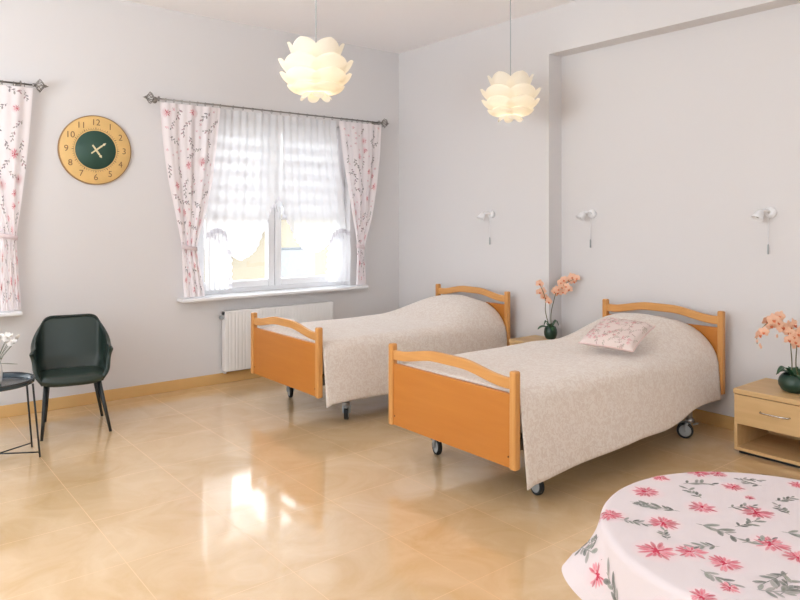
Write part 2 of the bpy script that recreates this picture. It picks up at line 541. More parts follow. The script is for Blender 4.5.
h2 = house('house', 'far white house with small dark window, seen through left-hand window sash', 4.2, 9.5, 21.5, 28, -.2, 2.6, m='house_white')
hole(h2, 'house_window', -1.2, -.5, 1.9, 2.6, 'house_glass')
hole(h2, 'house_window', .4, 1.3, 1.5, 3.2, 'house_glass')

# ------------------------------------------------------------------ printed cloth helper
def lin(r, g, b): return srgb(r, g, b)[:3]
class Print:
    """cloth mesh whose printed flowers are fine polygons lying on its surface; mapping (u,v)->(point, normal)"""
    def __init__(s, surf, base, lift=.0012):
        s.surf, s.base, s.lift = surf, base, lift
        s.bm = bmesh.new(); s.col = s.bm.verts.layers.float_color.new('print'); s.k = 0
    def v(s, u, v, c, lift):
        p, n = s.surf(u, v)
        x = s.bm.verts.new(p + n * lift); x[s.col] = (c[0], c[1], c[2], 1); return x
    def cloth(s, nu, nv, mp, closed=False):
        g = []
        for i in range(nu + (0 if closed else 1)):
            g.append([s.v(*mp(i / nu, j / nv), s.base, 0) for j in range(nv + 1)])
        k = len(g)
        for i in range(nu):
            for j in range(nv):
                f = s.bm.faces.new((g[i][j], g[(i + 1) % k][j], g[(i + 1) % k][j + 1], g[i][j + 1])); f.smooth = True
    def fan(s, pts, cc, c, center, low=False):
        s.k += 1
        h = s.lift * (.25 if low else .6) + (0 if low else (s.k % 16) * s.lift * .03)
        ce = s.v(*center, cc, h)
        ring = [s.v(p[0], p[1], c, h) for p in pts]
        for a, b in zip(ring, ring[1:] + ring[:1]):
            f = s.bm.faces.new((ce, a, b)); f.smooth = True
    def petal(s, u, v, ang, ln, wd, c0, c1):
        """pointed brush stroke from (u,v)"""
        d = (cos(ang), sin(ang)); e = (-d[1], d[0])
        prof = [(0, .12), (.3, .42), (.62, .5), (.86, .34), (1.0, .04)]
        L = [(u + d[0] * ln * t + e[0] * wd * q, v + d[1] * ln * t + e[1] * wd * q) for t, q in prof]
        R = [(u + d[0] * ln * t - e[0] * wd * q, v + d[1] * ln * t - e[1] * wd * q) for t, q in prof]
        s.fan(L + R[::-1], c0, c1, (u + d[0] * ln * .4, v + d[1] * ln * .4))
    def halo(s, u, v, r, c):
        n = 14
        s.fan([(u + r * cos(2 * pi * k / n), v + r * sin(2 * pi * k / n)) for k in range(n)], c, s.base, (u, v), True)
    def flower(s, u, v, r, rng, reds, n=15, halo=None):
        if halo: s.halo(u, v, r * 1.25, halo)
        a0 = rng.random() * 6
        for k in range(n):
            a = a0 + 2 * pi * k / n + rng.uniform(-.15, .15)
            l = r * rng.uniform(.62, 1.0); q = r * rng.uniform(.02, .25)
            c = reds[rng.randrange(len(reds))]; c2 = tuple(lerp(x, y, .45) for x, y in zip(c, s.base))
            s.petal(u + cos(a) * q, v + sin(a) * q, a, l - q, r * rng.uniform(.16, .27), c, c2)
        for k in range(n // 2):
            a = rng.random() * 6.3
            s.petal(u - cos(a) * r * .1, v - sin(a) * r * .1, a, r * .42, r * .13, reds[0], reds[0])
    def sprig(s, u, v, ang, ln, rng, greens, leaves=7, lw=.36, lsize=.3):
        d = (cos(ang), sin(ang)); c = greens[0]
        prev = None
        bend = rng.uniform(-.5, .5)
        P = []
        for k in range(7):
            t = k / 6; a = ang + bend * t
            P.append((u + cos(a) * ln * t, v + sin(a) * ln * t, a))
        for (x0, y0, a0), (x1, y1, a1) in zip(P, P[1:]):
            s.petal(x0, y0, math.atan2(y1 - y0, x1 - x0), math.hypot(x1 - x0, y1 - y0) * 1.15, ln * .022, c, c)
        for k in range(leaves):
            t = .18 + .82 * k / max(1, leaves - 1); i = min(6, int(t * 6)); x, y, a = P[i]
            sd = 1 if k % 2 else -1
            aa = a + sd * rng.uniform(.4, 1.0) * (1 - .6 * (k == leaves - 1))
            l = ln * lsize * rng.uniform(.75, 1.2); cc = greens[rng.randrange(len(greens))]
            c2 = tuple(lerp(p, q, .3) for p, q in zip(cc, s.base))
            s.petal(x, y, aa, l, l * lw, cc, c2)
    def mesh(s, name):
        me = bpy.data.meshes.new(name); s.bm.to_mesh(me); s.bm.free(); return me

# ------------------------------------------------------------------ curtain rods, curtains
RY, RZ = -.10, 2.503
def rod(label, x0, x1, ends, brackets, rings):
    t = thing('curtain_rod', label, 'curtain rod', ((x0 + x1) / 2, 0, RZ), 0, 'curtain rods above the windows')
    cx = (x0 + x1) / 2
    bm = bmesh.new(); add_tube(bm, [(x0 - cx, RY, 0), (x1 - cx, RY, 0)], .007, 12)
    obj('pole', bm, 'pewter', t)
    for x, sg in ends:
        bm = bmesh.new(); X = x - cx
        for k in range(8):
            a = 2 * pi * k / 8
            pts = []
            for i in range(9):
                q = i / 8; rr = .050 * (1 - abs(2 * q - 1)) ** .9
                aa = a + q * 1.5
                pts.append((X + sg * (.01 + .072 * q), RY + rr * cos(aa), rr * sin(aa)))
            add_tube(bm, pts, .0036, 6)
        add_sphere(bm, (X + sg * .005, RY, 0), .014, n=12)
        add_lathe(bm, [(.009, 0), (.012, .006), (.006, .014), (.0, .030)], 10, (X + sg * .08, RY, 0), Matrix.Rotation(sg * pi / 2, 4, 'Y'))
        obj('finial', bm, 'pewter', t)
    for x in brackets:
        bm = bmesh.new(); X = x - cx
        add_lathe(bm, [(0, 0), (.022, 0), (.020, .006), (.008, .010), (.008, .075), (0, .075)], 14, (X, 0, -.005), Matrix.Rotation(pi / 2, 4, 'X'))
        add_tube(bm, [(X, RY + .018 * cos(a), .018 * sin(a)) for a in [k * pi / 6 for k in range(13)]], .005, 6)
        obj('bracket', bm, 'pewter', t)
    for x in rings:
        bm = bmesh.new(); X = x - cx
        add_tube(bm, [(X + .002 * sin(3 * a), RY + .015 * cos(a), -.005 + .015 * sin(a)) for a in [k * pi / 6 for k in range(13)]], .0022, 6)
        add_tube(bm, [(X, RY, -.018), (X, RY, -.024)], .002, 5)
        obj('ring', bm, 'pewter', t)
    return t
def spread(a, b, n): return [lerp(a, b, (k + .5) / n) for k in range(n)]
rod('dark pewter curtain rod above the window beside the radiator', -2.69, -.315, [(-2.69, -1), (-.315, 1)], [-2.665, -.345],
    spread(-2.64, -2.08, 8) + spread(-2.04, -.88, 12) + spread(-.85, -.33, 8))
rod('dark pewter curtain rod whose diamond finial ends left of the clock', -5.8, -3.615, [(-5.8, -1), (-3.615, 1)], [-5.74, -3.70], spread(-4.3, -3.635, 9))

ROSE = [lin(206, 84, 104), lin(226, 128, 144), lin(190, 66, 84), lin(232, 160, 168)]
SPRIG = [lin(150, 142, 140), lin(168, 162, 154), lin(138, 130, 134), lin(176, 140, 146)]

def floral_curtain(label, prof, seed, ztop, folds, tie_z, tb=True):
    """prof: [(z, x_left, x_right)] from top to bottom"""
    rng = random.Random(seed)
    zt, zb = prof[0][0], prof[-1][0]
    left = [(-z, a) for z, a, b in prof]; right = [(-z, b) for z, a, b in prof]
    W0 = prof[0][2] - prof[0][1]
    cx = (prof[0][1] + prof[0][2]) / 2
    ph = rng.random() * 6
    def P(u, v):
        z = lerp(zt, zb, v)
        a, b = interp(left, -z), interp(right, -z)
        # smooth the piecewise outline
        for dz in (.05, -.05):
            a += interp(left, -(z + dz)); b += interp(right, -(z + dz))
        a /= 3; b /= 3
        amp = lerp(.009, .020, min(1, v * 2)) * min(1, (b - a) / W0 + .35)
        x = lerp(a, b, u)
        y = RY + amp * sin(2 * pi * folds * u + ph + .7 * sin(3 * v)) + .006 * sin(2 * pi * 2.3 * folds * u + 2 * v)
        y += .004 * sin(9 * v + 5 * u)
        return Vector((x - cx, y, z - zb))
    def surf(u, v):
        u = min(1, max(0, u)); v = min(1, max(0, v))
        p = P(u, v); e = .004
        du = P(min(1, u + e), v) - P(max(0, u - e), v); dv = P(u, min(1, v + e)) - P(u, max(0, v - e))
        n = du.cross(dv)
        n = n.normalized() if n.length > 0 else Vector((0, -1, 0))
        if n.y > 0: n = -n
        return p, n
    Hc = zt - zb
    pr = Print(lambda u, v: surf(u / W0, v / Hc), lin(250, 243, 244), .0016)
    pr.cloth(72, 60, lambda i, j: (i * W0, j * Hc))
    # trailing rose branches
    put = []
    def free(x, y, r):
        if any((x - a) ** 2 + (y - b) ** 2 < (r + c) ** 2 for a, b, c in put): return False
        put.append((x, y, r)); return True
    for k in range(900):
        uu = rng.uniform(.03, W0 - .03); vv = rng.uniform(.03, Hc - .06)
        kind = rng.random()
        if kind < .30:
            if free(uu, vv, .044): pr.flower(uu, vv, rng.uniform(.030, .044), rng, ROSE, 9, lin(246, 214, 218))
        elif kind < .5:
            if free(uu, vv, .024): pr.flower(uu, vv, rng.uniform(.013, .02), rng, [ROSE[1], ROSE[3], SPRIG[3]], 6)
        elif free(uu, vv, .040):
            a = rng.uniform(.4, 2.7); l = rng.uniform(.07, .10)
            pr.sprig(uu - cos(a) * l / 2, vv - sin(a) * l / 2, a, l, rng, SPRIG, 6, .46, .3)
    me = pr.mesh('curtain_cloth')
    t = thing('floral_curtain', label, 'curtain', (cx, 0, zb), 0, 'rose print curtains at the windows')
    obj('curtain_cloth', me, 'curtain', t, fix=False)
    # narrow hem and tie band
    if tb:
        a, b = interp(left, -tie_z), interp(right, -tie_z)
        bm = bmesh.new()
        cxx, rx = (a + b) / 2 - cx, (b - a) / 2 + .008
        pts = [(cxx + rx * cos(q), RY + .036 * sin(q), tie_z - zb - .012 * cos(q)) for q in [2 * pi * i / 20 for i in range(21)]]
        add_grid(bm, lambda i, j: Vector(pts[int(round(i * 20))]) + Vector((0, 0, (j - .5) * .035)), 20, 2)
        bmesh.ops.remove_doubles(bm, verts=bm.verts[:], dist=1e-5)
        obj('tieback', bm, 'tie_cloth', t, solid=.002)
    return t
floral_curtain('pink rose print curtain tied back on the clock side of the radiator window',
    [(2.478, -2.655, -2.112), (2.20, -2.63, -2.14), (1.86, -2.585, -2.182), (1.55, -2.52, -2.25), (1.30, -2.468, -2.325), (1.23, -2.455, -2.34), (1.1, -2.455, -2.31), (.812, -2.44, -2.255)], 3, 2.478, 3.2, 1.24)
floral_curtain('pink rose print curtain tied back nearest the room corner',
    [(2.478, -.850, -.318), (2.15, -.80, -.335), (1.82, -.742, -.384), (1.5, -.68, -.45), (1.25, -.622, -.535), (1.17, -.618, -.545), (.812, -.627, -.517)], 11, 2.478, 3.2, 1.2)
floral_curtain('pink rose print curtain left of the clock, at the edge of the picture',
    [(2.478, -4.30, -3.615), (2.1, -4.24, -3.64), (1.86, -4.16, -3.663), (1.55, -3.96, -3.70), (1.38, -3.835, -3.724), (1.3, -3.83, -3.724), (.812, -3.83, -3.690)], 23, 2.478, 3.4, 1.36)

# ------------------------------------------------------------------ white net curtain with swagged hem and two gathered tails
t = thing('net_curtain', 'white sheer net curtain with swagged ruffled hem in front of window', 'curtain', (-1.48, 0, .83))
NX0, NX1 = -2.235, -.735
HEM = [(-2.235, 1.36), (-2.15, 1.34), (-2.03, 1.20), (-1.90, 1.125), (-1.76, 1.20), (-1.66, 1.40), (-1.57, 1.62), (-1.50, 1.72), (-1.43, 1.53), (-1.33, 1.30), (-1.20, 1.185), (-1.06, 1.185), (-.95, 1.25), (-.86, 1.335), (-.735, 1.30)]
def net(u, v):
    # top edge narrows a little: it hangs from -2.10 to -.86 under the rod
    zt = 2.478
    xb = lerp(NX0, NX1, u); xt = lerp(-2.13, -.85, u)
    zb = (interp(HEM, xb - .02) + interp(HEM, xb) + interp(HEM, xb + .02)) / 3
    z = lerp(zt, zb, v)
    x = lerp(xt, xb, smoothstep(0, 1, v))
    y = -.055 + (.012 * sin(2 * pi * 17 * u) + .008 * sin(2 * pi * 7.3 * u + 2)) * (1 - .45 * v)
    return Vector((x + 1.48, y, z - .83))
bm = bmesh.new(); add_grid(bm, net, 150, 40); obj('net_panel', bm, 'sheer', t)
bm = bmesh.new()
def ruf(u, v):
    p = net(u, 1.0); return p + Vector((0, -.008 + .010 * sin(2 * pi * 46 * u) * (v + .3), -.038 * v + .012))
add_grid(bm, ruf, 260, 3); obj('ruffle', bm, 'ruffle', t)
for x0, x1, zt, s in ((-2.25, -2.02, 1.345, 1), (-.93, -.665, 1.33, -1)):
    bm = bmesh.new()
    def tail(u, v):
        pinch = lerp(.50, 1, smoothstep(0, .45, v))
        xm = lerp(x0, x1, .5 + s * .06 * v)
        arc = .05 * (1 - (2 * u - 1) ** 2)
        z = lerp(zt + arc, .855, v)
        x = xm + (u - .5) * (x1 - x0) * lerp(pinch, 1, .6)
        y = -.062 + .016 * sin(2 * pi * 5 * u + 1) - .01 * (1 - v)
        return Vector((x + 1.48, y, z - .83))
    add_grid(bm, tail, 60, 20)
    tl = obj('gathered_tail', bm, 'sheer_dense', t)
    bm = bmesh.new()
    add_grid(bm, lambda u, v: tail(u, 0) + Vector((0, -.006 + .012 * sin(2 * pi * 11 * u) * (v + .4), .016 - .045 * v)), 90, 3)
    obj('ruffle', bm, 'ruffle', tl)
    # side ruffle down the outer edge
    bm = bmesh.new(); e = 1 if s > 0 else 0
    add_grid(bm, lambda u, v: tail(e, u) + Vector(((v - .3) * .04 * (1 if e else -1), -.006 + .010 * sin(2 * pi * 8 * u) * (v + .4), 0)), 60, 3)
    obj('ruffle', bm, 'ruffle', tl)
    # ribbon bow
    bm = bmesh.new()
# zebra roller blinds on each sash
for i, (a, b, lab) in enumerate(((-2.195, -1.555, 'white day-and-night roller blind on the window sash nearer the clock'), (-1.415, -.75, 'white day-and-night roller blind on the window sash nearer the room corner'))):
    t = thing('roller_blind', lab, 'blind', ((a + b) / 2, .055, 1.49), 0, 'striped roller blinds on the window')
    hw = (b - a) / 2
    bm = bmesh.new(); add_range(bm, (-hw, -.018, .86), (hw, .022, .925)); obj('cassette', bm, 'white_plastic', t, bevel=.008)
    bm = bmesh.new(); z = 0.012; per = .125
    k = 0
    while z < .86:
        z2 = min(.86, z + per / 2)
        f0 = len(bm.faces)
        add_range(bm, (-hw + .008, -.001, z), (hw - .008, .001, z2))
        bm.faces.ensure_lookup_table()
        for f in bm.faces[f0:]: f.material_index = k % 2
        z = z2; k += 1
    obj('striped_fabric', bm, ['blind_solid', 'blind_net'], t)
    bm = bmesh.new(); add_range(bm, (-hw + .004, -.008, -.008), (hw - .004, .008, .016)); obj('bottom_bar', bm, 'white_plastic', t, bevel=.005)

# ------------------------------------------------------------------ radiator
t = thing('radiator', 'white panel radiator below the window, behind the bed footboard', 'radiator', (-1.49, 0, .12))
bm = bmesh.new()
xs = []; n = 34; hw = .575
pts = []
for i in range(n * 4 + 1):
    x = -hw + 2 * hw * i / (n * 4)
    ph = (i % 4)
    pts.append((x, -.098 + (.0022 if ph in (0,) else 0)))
outline = pts + [(hw, -.045), (-hw, -.045)]
add_prism(bm, outline, 'z', 0.0, .535); obj('front_panel', bm, 'white_enamel', t)
bm = bmesh.new(); add_range(bm, (-hw - .004, -.096, .5), (hw + .004, -.03, .54))
for x in (-hw - .004, hw - .002): add_range(bm, (x, -.094, .004), (x + .006, -.03, .535))
obj('casing', bm, 'white_enamel', t, bevel=.003)
for x in (-.4, .4):
    bm = bmesh.new(); add_range(bm, (x - .02, -.05, .1), (x + .02, -.003, .45)); obj('wall_bracket', bm, 'white_enamel', t)
bm = bmesh.new(); add_tube(bm, [(-hw + .0, -.06, .485), (-hw - .035, -.06, .485)], .012, 10); add_tube(bm, [(-hw - .03, -.06, .485), (-hw - .03, -.105, .485)], [.017, .014], 12)
obj('valve', bm, 'grey_plastic', t)
bm = bmesh.new(); add_tube(bm, [(-hw + .02, -.06, .01), (-hw + .02, -.06, -.02), (-hw + .02, -.025, -.025), (-hw + .02, -.004, -.025)], .008, 8)
obj('pipe', bm, 'white_enamel', t)

# ------------------------------------------------------------------ wall clock
t = thing('wall_clock', 'round yellow wooden wall clock with dark green centre between windows', 'clock', (-3.146, 0, 2.046))
R90 = Matrix.Rotation(pi / 2, 4, 'X')
bm = bmesh.new(); add_lathe(bm, [(0, 0), (.277, 0), (.277, .022), (.273, .026), (.155, .026), (0, .026)], 96, (0, 0, 0), R90)
obj('clock_face', bm, 'clock_wood', t)
bm = bmesh.new(); add_lathe(bm, [(.2765, .001), (.2790, .001), (.2790, .024), (.274, .0272), (.2715, .0272)], 96, (0, 0, 0), R90)
obj('rim', bm, 'clock_edge', t, fix=True)
bm = bmesh.new(); add_lathe(bm, [(.156, .026), (.154, .030), (0, .030)], 72, (0, 0, 0), R90); obj('green_dial', bm, 'clock_green', t)
bm = bmesh.new()
add_lathe(bm, [(.1655, .0262), (.1655, .0272), (.1675, .0272), (.1675, .0262)], 72, (0, 0, 0), R90)
for k in range(60):
    a = 2 * pi * k / 60; l = .010 if k % 5 else .016
    add_box(bm, (sin(a) * (.174), -.0268, cos(a) * (.174)), (.0022 if k % 5 else .005, .0012, l), Matrix.Rotation(a, 4, 'Y'))
obj('minute_track', bm, 'clock_ink', t)
def text_mesh(bm, s, size, x, z, y):
    c = bpy.data.curves.new('numeral', 'FONT'); c.body = s; c.size = size; c.align_x = 'CENTER'; c.align_y = 'CENTER'; c.extrude = .0006
    o = bpy.data.objects.new('numeral', c); COL.objects.link(o)
    bpy.context.view_layer.update()
    me = bpy.data.meshes.new_from_object(o.evaluated_get(bpy.context.evaluated_depsgraph_get()))
    me.transform(Matrix.Translation((x, y, z)) @ R90)
    bm.from_mesh(me); bpy.data.meshes.remove(me)
    bpy.data.objects.remove(o); bpy.data.curves.remove(c)
for h in range(1, 13):
    a = 2 * pi * h / 12
    bm = bmesh.new(); text_mesh(bm, str(h), .070, .221 * sin(a), .221 * cos(a), -.0268)
    obj('numeral', bm, 'clock_ink', t)
def hand(name, ang, ln, tail, wd, y):
    bm = bmesh.new(); m = Matrix.Rotation(ang, 4, 'Y')
    o = [(-wd * .5, -tail), (wd * .5, -tail), (wd * .62, ln * .55), (wd * .3, ln * .62), (wd * .9, ln * .78), (0, ln), (-wd * .9, ln * .78), (-wd * .3, ln * .62), (-wd * .62, ln * .55)]
    add_prism(bm, o, 'y', y, y - .002); bmesh.ops.transform(bm, matrix=m, verts=bm.verts[:])
    return obj(name, bm, 'hand_cream', t)
hand('minute_hand', radians(52), .098, .048, .011, -.036)
hand('hour_hand', radians(145), .076, .048, .013, -.033)
bm = bmesh.new(); add_lathe(bm, [(0, .03), (.008, .03), (.008, .040), (0, .040)], 16, (0, 0, 0), R90); obj('hand_pin', bm, 'hand_cream', t)

# ------------------------------------------------------------------ hospital beds
BW = 1.0
def board(parent, name, x, zt, zb, side, yl=.5, yr=-.5):
    """end board: panel + two posts + waved top rail. x = outer face; side=+1 when room side is -x"""
    pw, pt = .042, .045
    hw = (yl - yr) / 2; yc = (yl + yr) / 2
    xm = x + pt / 2
    ptop = zt - .118
    bm = bmesh.new(); add_range(bm, (xm - .011, yc - hw + pw - .004, zb + .004), (xm + .011, yc + hw - pw + .004, ptop))
    p = obj(name, bm, 'panel', parent, bevel=.004)
    for s in (-1, 1):
        bm = bmesh.new()
        y0, y1 = (hw - pw, hw) if s > 0 else (-hw, -hw + pw)
        add_range(bm, (x, yc + y0, zb), (x + pt, yc + y1, zt))
        obj('post', bm, 'beech_post', p, bevel=.010, seg=3)
    bm = bmesh.new(); N = 48
    def arch(q): return .046 * smoothstep(.04, .40, q) * smoothstep(.04, .40, 1 - q)
    top, bot = [], []
    for i in range(N + 1):
        q = i / N; y = yc + lerp(-hw + pw - .006, hw - pw + .006, q)
        top.append((y, zt - .038 + arch(q))); bot.append((y, zt - .096 + arch(q) * .98))
    add_prism(bm, top + bot[::-1], 'x', xm - .013, xm + .013)
    obj('top_rail', bm, 'beech_rail', p, bevel=.006)
    for y in (yc - hw + pw + .012, yc + hw - pw - .012):
        bm = bmesh.new()
        add_lathe(bm, [(0, -.002), (.005, -.002), (.005, .002), (0, .002)], 10, (xm - .012 * side, y, zb + .06), Matrix.Rotation(pi / 2, 4, 'Y'))
        obj('screw_cap', bm, 'cap_brown', p)
    return p

def caster(parent, x, y, ang, ztop):
    bm = bmesh.new()
    add_tube(bm, [(x, y, .128), (x, y, ztop)], .019, 14)
    add_lathe(bm, [(0, .118), (.030, .118), (.030, .134), (.020, .142), (0, .142)], 18, (x, y, 0))
    o = obj('caster', bm, 'steel', parent)
    rz = Matrix.Rotation(ang, 4, 'Z')
    off = rz @ Vector((.028, 0, 0))
    c = Vector((x, y, .054)) + off
    base = Matrix.Translation(c) @ rz @ Matrix.Rotation(pi / 2, 4, 'X')
    bm = bmesh.new()
    add_lathe(bm, [(.038, -.012), (.048, -.015), (.053, -.011), (.054, 0), (.053, .011), (.048, .015), (.038, .012), (.038, -.012)], 32, (0, 0, 0), base)
    obj('tyre', bm, 'rubber', o)
    bm = bmesh.new()
    add_lathe(bm, [(0, -.016), (.014, -.016), (.030, -.012), (.039, -.014), (.039, .014), (.030, .012), (.014, .016), (0, .016)], 24, (0, 0, 0), base)
    obj('wheel_hub', bm, 'grey_plastic', o)
    # slim fork over the wheel
    bm = bmesh.new()
    def hood(u, v):
        a = lerp(.45, pi * .72, u); return c + rz @ Vector((cos(a) * .059, lerp(-.020, .020, v), sin(a) * .059))
    add_grid(bm, hood, 12, 3)
    for sd in (-1, 1):
        pts = [c + rz @ Vector((-.012, sd * .020, .058)), c + rz @ Vector((0, sd * .0215, .03)), c + rz @ Vector((0, sd * .0215, -.004))]
        add_tube(bm, pts, [.010, .012, .009], 8)
    obj('caster_fork', bm, 'grey_plastic', o)
    bm = bmesh.new()
    add_box(bm, c + rz @ Vector((-.066, 0, .050)), (.036, .026, .006), rz @ Matrix.Rotation(.35, 4, 'Y'))
    obj('brake_pedal', bm, 'grey_plastic', o, bevel=.003)

def bed(label, loc, L, foot_zt=.7257, foot_zb=.2275, head_zt=.845, head_zb=.262, hr=-.5, ca=78):
    t = thing('hospital_bed', label, 'bed', loc, 0, 'wheeled beds with orange wooden end boards')
    board(t, 'footboard', 0, foot_zt, foot_zb, 1, .535)
    board(t, 'headboard', L - .045, head_zt, head_zb, -1, .5, hr)
    bm = bmesh.new()
    for s in (-1, 1):
        add_range(bm, (.045, s * .43 - .018, .30), (L - .045, s * .43 + .018, .36))
    for x in (.10, .305, L * .5, L - .345, L - .10):
        add_range(bm, (x - .02, -.412, .30), (x + .02, .412, .35))
    for k in range(14):
        x = lerp(.14, L - .14, k / 13); add_range(bm, (x - .025, -.41, .352), (x + .025, .41, .368))
    for x in (.305, L - .345):
        add_range(bm, (x - .022, -.43, .225), (x + .022, .43, .262))
        for s in (-1, 1): add_range(bm, (x - .02, s * .36 - .02, .26), (x + .02, s * .36 + .02, .31))
    obj('bed_frame', bm, 'frame_paint', t, bevel=.003)
    for x in (.305, L - .345):
        for s in (-1, 1):
            caster(t, x, s * .405, (radians(72) if s > 0 else radians(ca)) if x < 1 else radians(150 + 30 * s), .262)
    bm = bmesh.new(); add_range(bm, (.055, -.435, .37), (L - .055, .435, .575))
    obj('mattress', bm, 'mattress', t, bevel=.04, seg=3)
    return t

def spread_cloth(name, label, loc, L, hem, bump, group='cream bedspreads'):
    """loc = foot centre of the bed on the floor; hem(s) gives the side hem height"""
    bm = bmesh.new()
    X0, X1 = .050, L - .052
    def prof(s):
        h = .612 + bump(s)
        k = smoothstep(1.2, 1.95, s)
        ry = lerp(.085, .36, k); rz = lerp(.075, .30, k)
        return h, ry, rz
    NU, NV = 90, 76
    def P(u, v):
        s = lerp(X0, X1, u)
        h, ry, rz = prof(s)
        side = abs(v - .5) * 2; sg = 1 if v > .5 else -1
        hw = .492 - (.035 * smoothstep(1.2, 2.0, s) if sg < 0 else 0)
        # side: 0 centre .. a flat edge, then the rounded shoulder, then the hanging side
        a, b = .30, .52
        if side < a:
            q = side / a; y = q * (hw - ry); z = h + .012 * (1 - q * q) * smoothstep(1.2, 1.8, s)
        elif side < b:
            q = (side - a) / (b - a) * pi / 2
            y = hw - ry + ry * sin(q); z = h - rz * (1 - cos(q))
        else:
            q = (side - b) / (1 - b); zb = hem(s, sg)
            z = lerp(h - rz, zb, q)
            flare = .030 * q * (1 if sg < 0 else .6) * (1 - .95 * smoothstep(.8, 1.8, s)) + .008 * sin(9 * s + (2 if sg > 0 else 0)) * q * q
            y = hw + .010 * sin(q * pi / 2) + flare
        nz = noise.noise(Vector((s * 2.3, y * 3 * sg, 1.7))) * .006
        foot = 1 - smoothstep(X0, X0 + .05, s)
        return Vector((s, sg * y, z + (nz if side < b else 0) - .012 * foot))
    add_grid(bm, P, NU, NV)
    o = obj(name, bm, 'bedspread', None, solid=.005, off=1)
    o.location = loc
    return tag(o, label, 'bedspread', group)

L1, L2 = 2.035, 2.205
B1 = (-2.138, -.767 - BW / 2, 0); B2 = (-2.114, -2.5735 - BW / 2, 0)
bed('hospital bed with orange wooden boards nearest the window and radiator', B1, L1, hr=-.462, ca=50)
bed('hospital bed with orange wooden boards nearest the round table', B2, L2, hr=-.485)
spread_cloth('bedspread', 'plain cream bedspread on the bed nearest the window', B1, L1,
    lambda s, sg: (.27 if sg > 0 else .175) + .02 * smoothstep(0, 2, s) + .008 * sin(7 * s), lambda s: .155 * smoothstep(1.22, 1.84, s) - .03 * smoothstep(1.85, 2.0, s))
spread_cloth('bedspread', 'cream bedspread under the floral cushion on the bed nearest the round table', B2, L2,
    lambda s, sg: (.27 if sg > 0 else .145) + .035 * smoothstep(0, .7, s) + .055 * smoothstep(1.3, 2.1, s) + .006 * sin(8 * s), lambda s: .165 * smoothstep(1.38, 1.98, s) - .03 * smoothstep(1.95, 2.15, s))

# ------------------------------------------------------------------ floral cushion on the second bed
def cushion():
    rng = random.Random(5)
    a = .182
    def surf(u, v, top=True):
        # u,v in -a..a
        x, y = u / a, v / a
        x = max(-1, min(1, x)); y = max(-1, min(1, y))
        b = max(0, (1 - x ** 4)) ** .55 * max(0, (1 - y ** 4)) ** .55
        pinx = 1 - .07 * (1 - x * x) * abs(y) ** 3; piny = 1 - .07 * (1 - y * y) * abs(x) ** 3
        z = .052 * b + .004
        return Vector((x * a * piny, y * a * pinx, z if top else -z * .75))
    def sf(u, v):
        p = surf(u, v); e = .004
        n = (surf(u + e, v) - surf(u - e, v)).cross(surf(u, v + e) - surf(u, v - e))
        n = n.normalized() if n.length else Vector((0, 0, 1))
        return p, n
    pr = Print(sf, lin(234, 217, 211), .0012)
    pr.cloth(36, 36, lambda i, j: ((2 * i - 1) * a, (2 * j - 1) * a))
    pale = [lin(222, 150, 152), lin(234, 178, 178), lin(206, 130, 134)]
    gr = [lin(176, 166, 150), lin(196, 180, 166), lin(190, 150, 146)]
    for k in range(70):
        pr.sprig(rng.uniform(-.172, .172), rng.uniform(-.172, .172), rng.uniform(0, 6.28), rng.uniform(.03, .05), rng, gr, 5, .4, .32)
    for k in range(46):
        pr.flower(rng.uniform(-.168, .168), rng.uniform(-.168, .168), rng.uniform(.010, .024), rng, pale, 8)
    # underside
    g = []
    for i in range(25):
        g.append([])
        for j in range(25):
            x = pr.bm.verts.new(surf((i / 12 - 1) * a, (j / 12 - 1) * a, False)); x[pr.col] = lin(234, 217, 211) + (1,)
            g[-1].append(x)
    for i in range(24):
        for j in range(24):
            f = pr.bm.faces.new((g[i][j], g[i][j + 1], g[i + 1][j + 1], g[i + 1][j])); f.smooth = True
    me = pr.mesh('cushion')
    o = obj('cushion', me, 'cushion', None, fix=False)
    bm = bmesh.new(); N = 96; pts = []
    for i in range(N + 1):
        q = (i / N * 4) % 4; k = int(q); f = q - k
        u, v = [(-1 + 2 * f, -1), (1, -1 + 2 * f), (1 - 2 * f, 1), (-1, 1 - 2 * f)][k]
        p = surf(u * a, v * a); pts.append((p.x, p.y, 0))
    add_tube(bm, pts, .0045, 6, cap=False)
    obj('piped_edge', bm, mat('cushion_piping', srgb(226, 196, 190), .8), o)
    return o
c = cushion()
tag(c, 'small pink floral cushion leaning on the bedspread near the headboard', 'cushion')
CUSHION = c

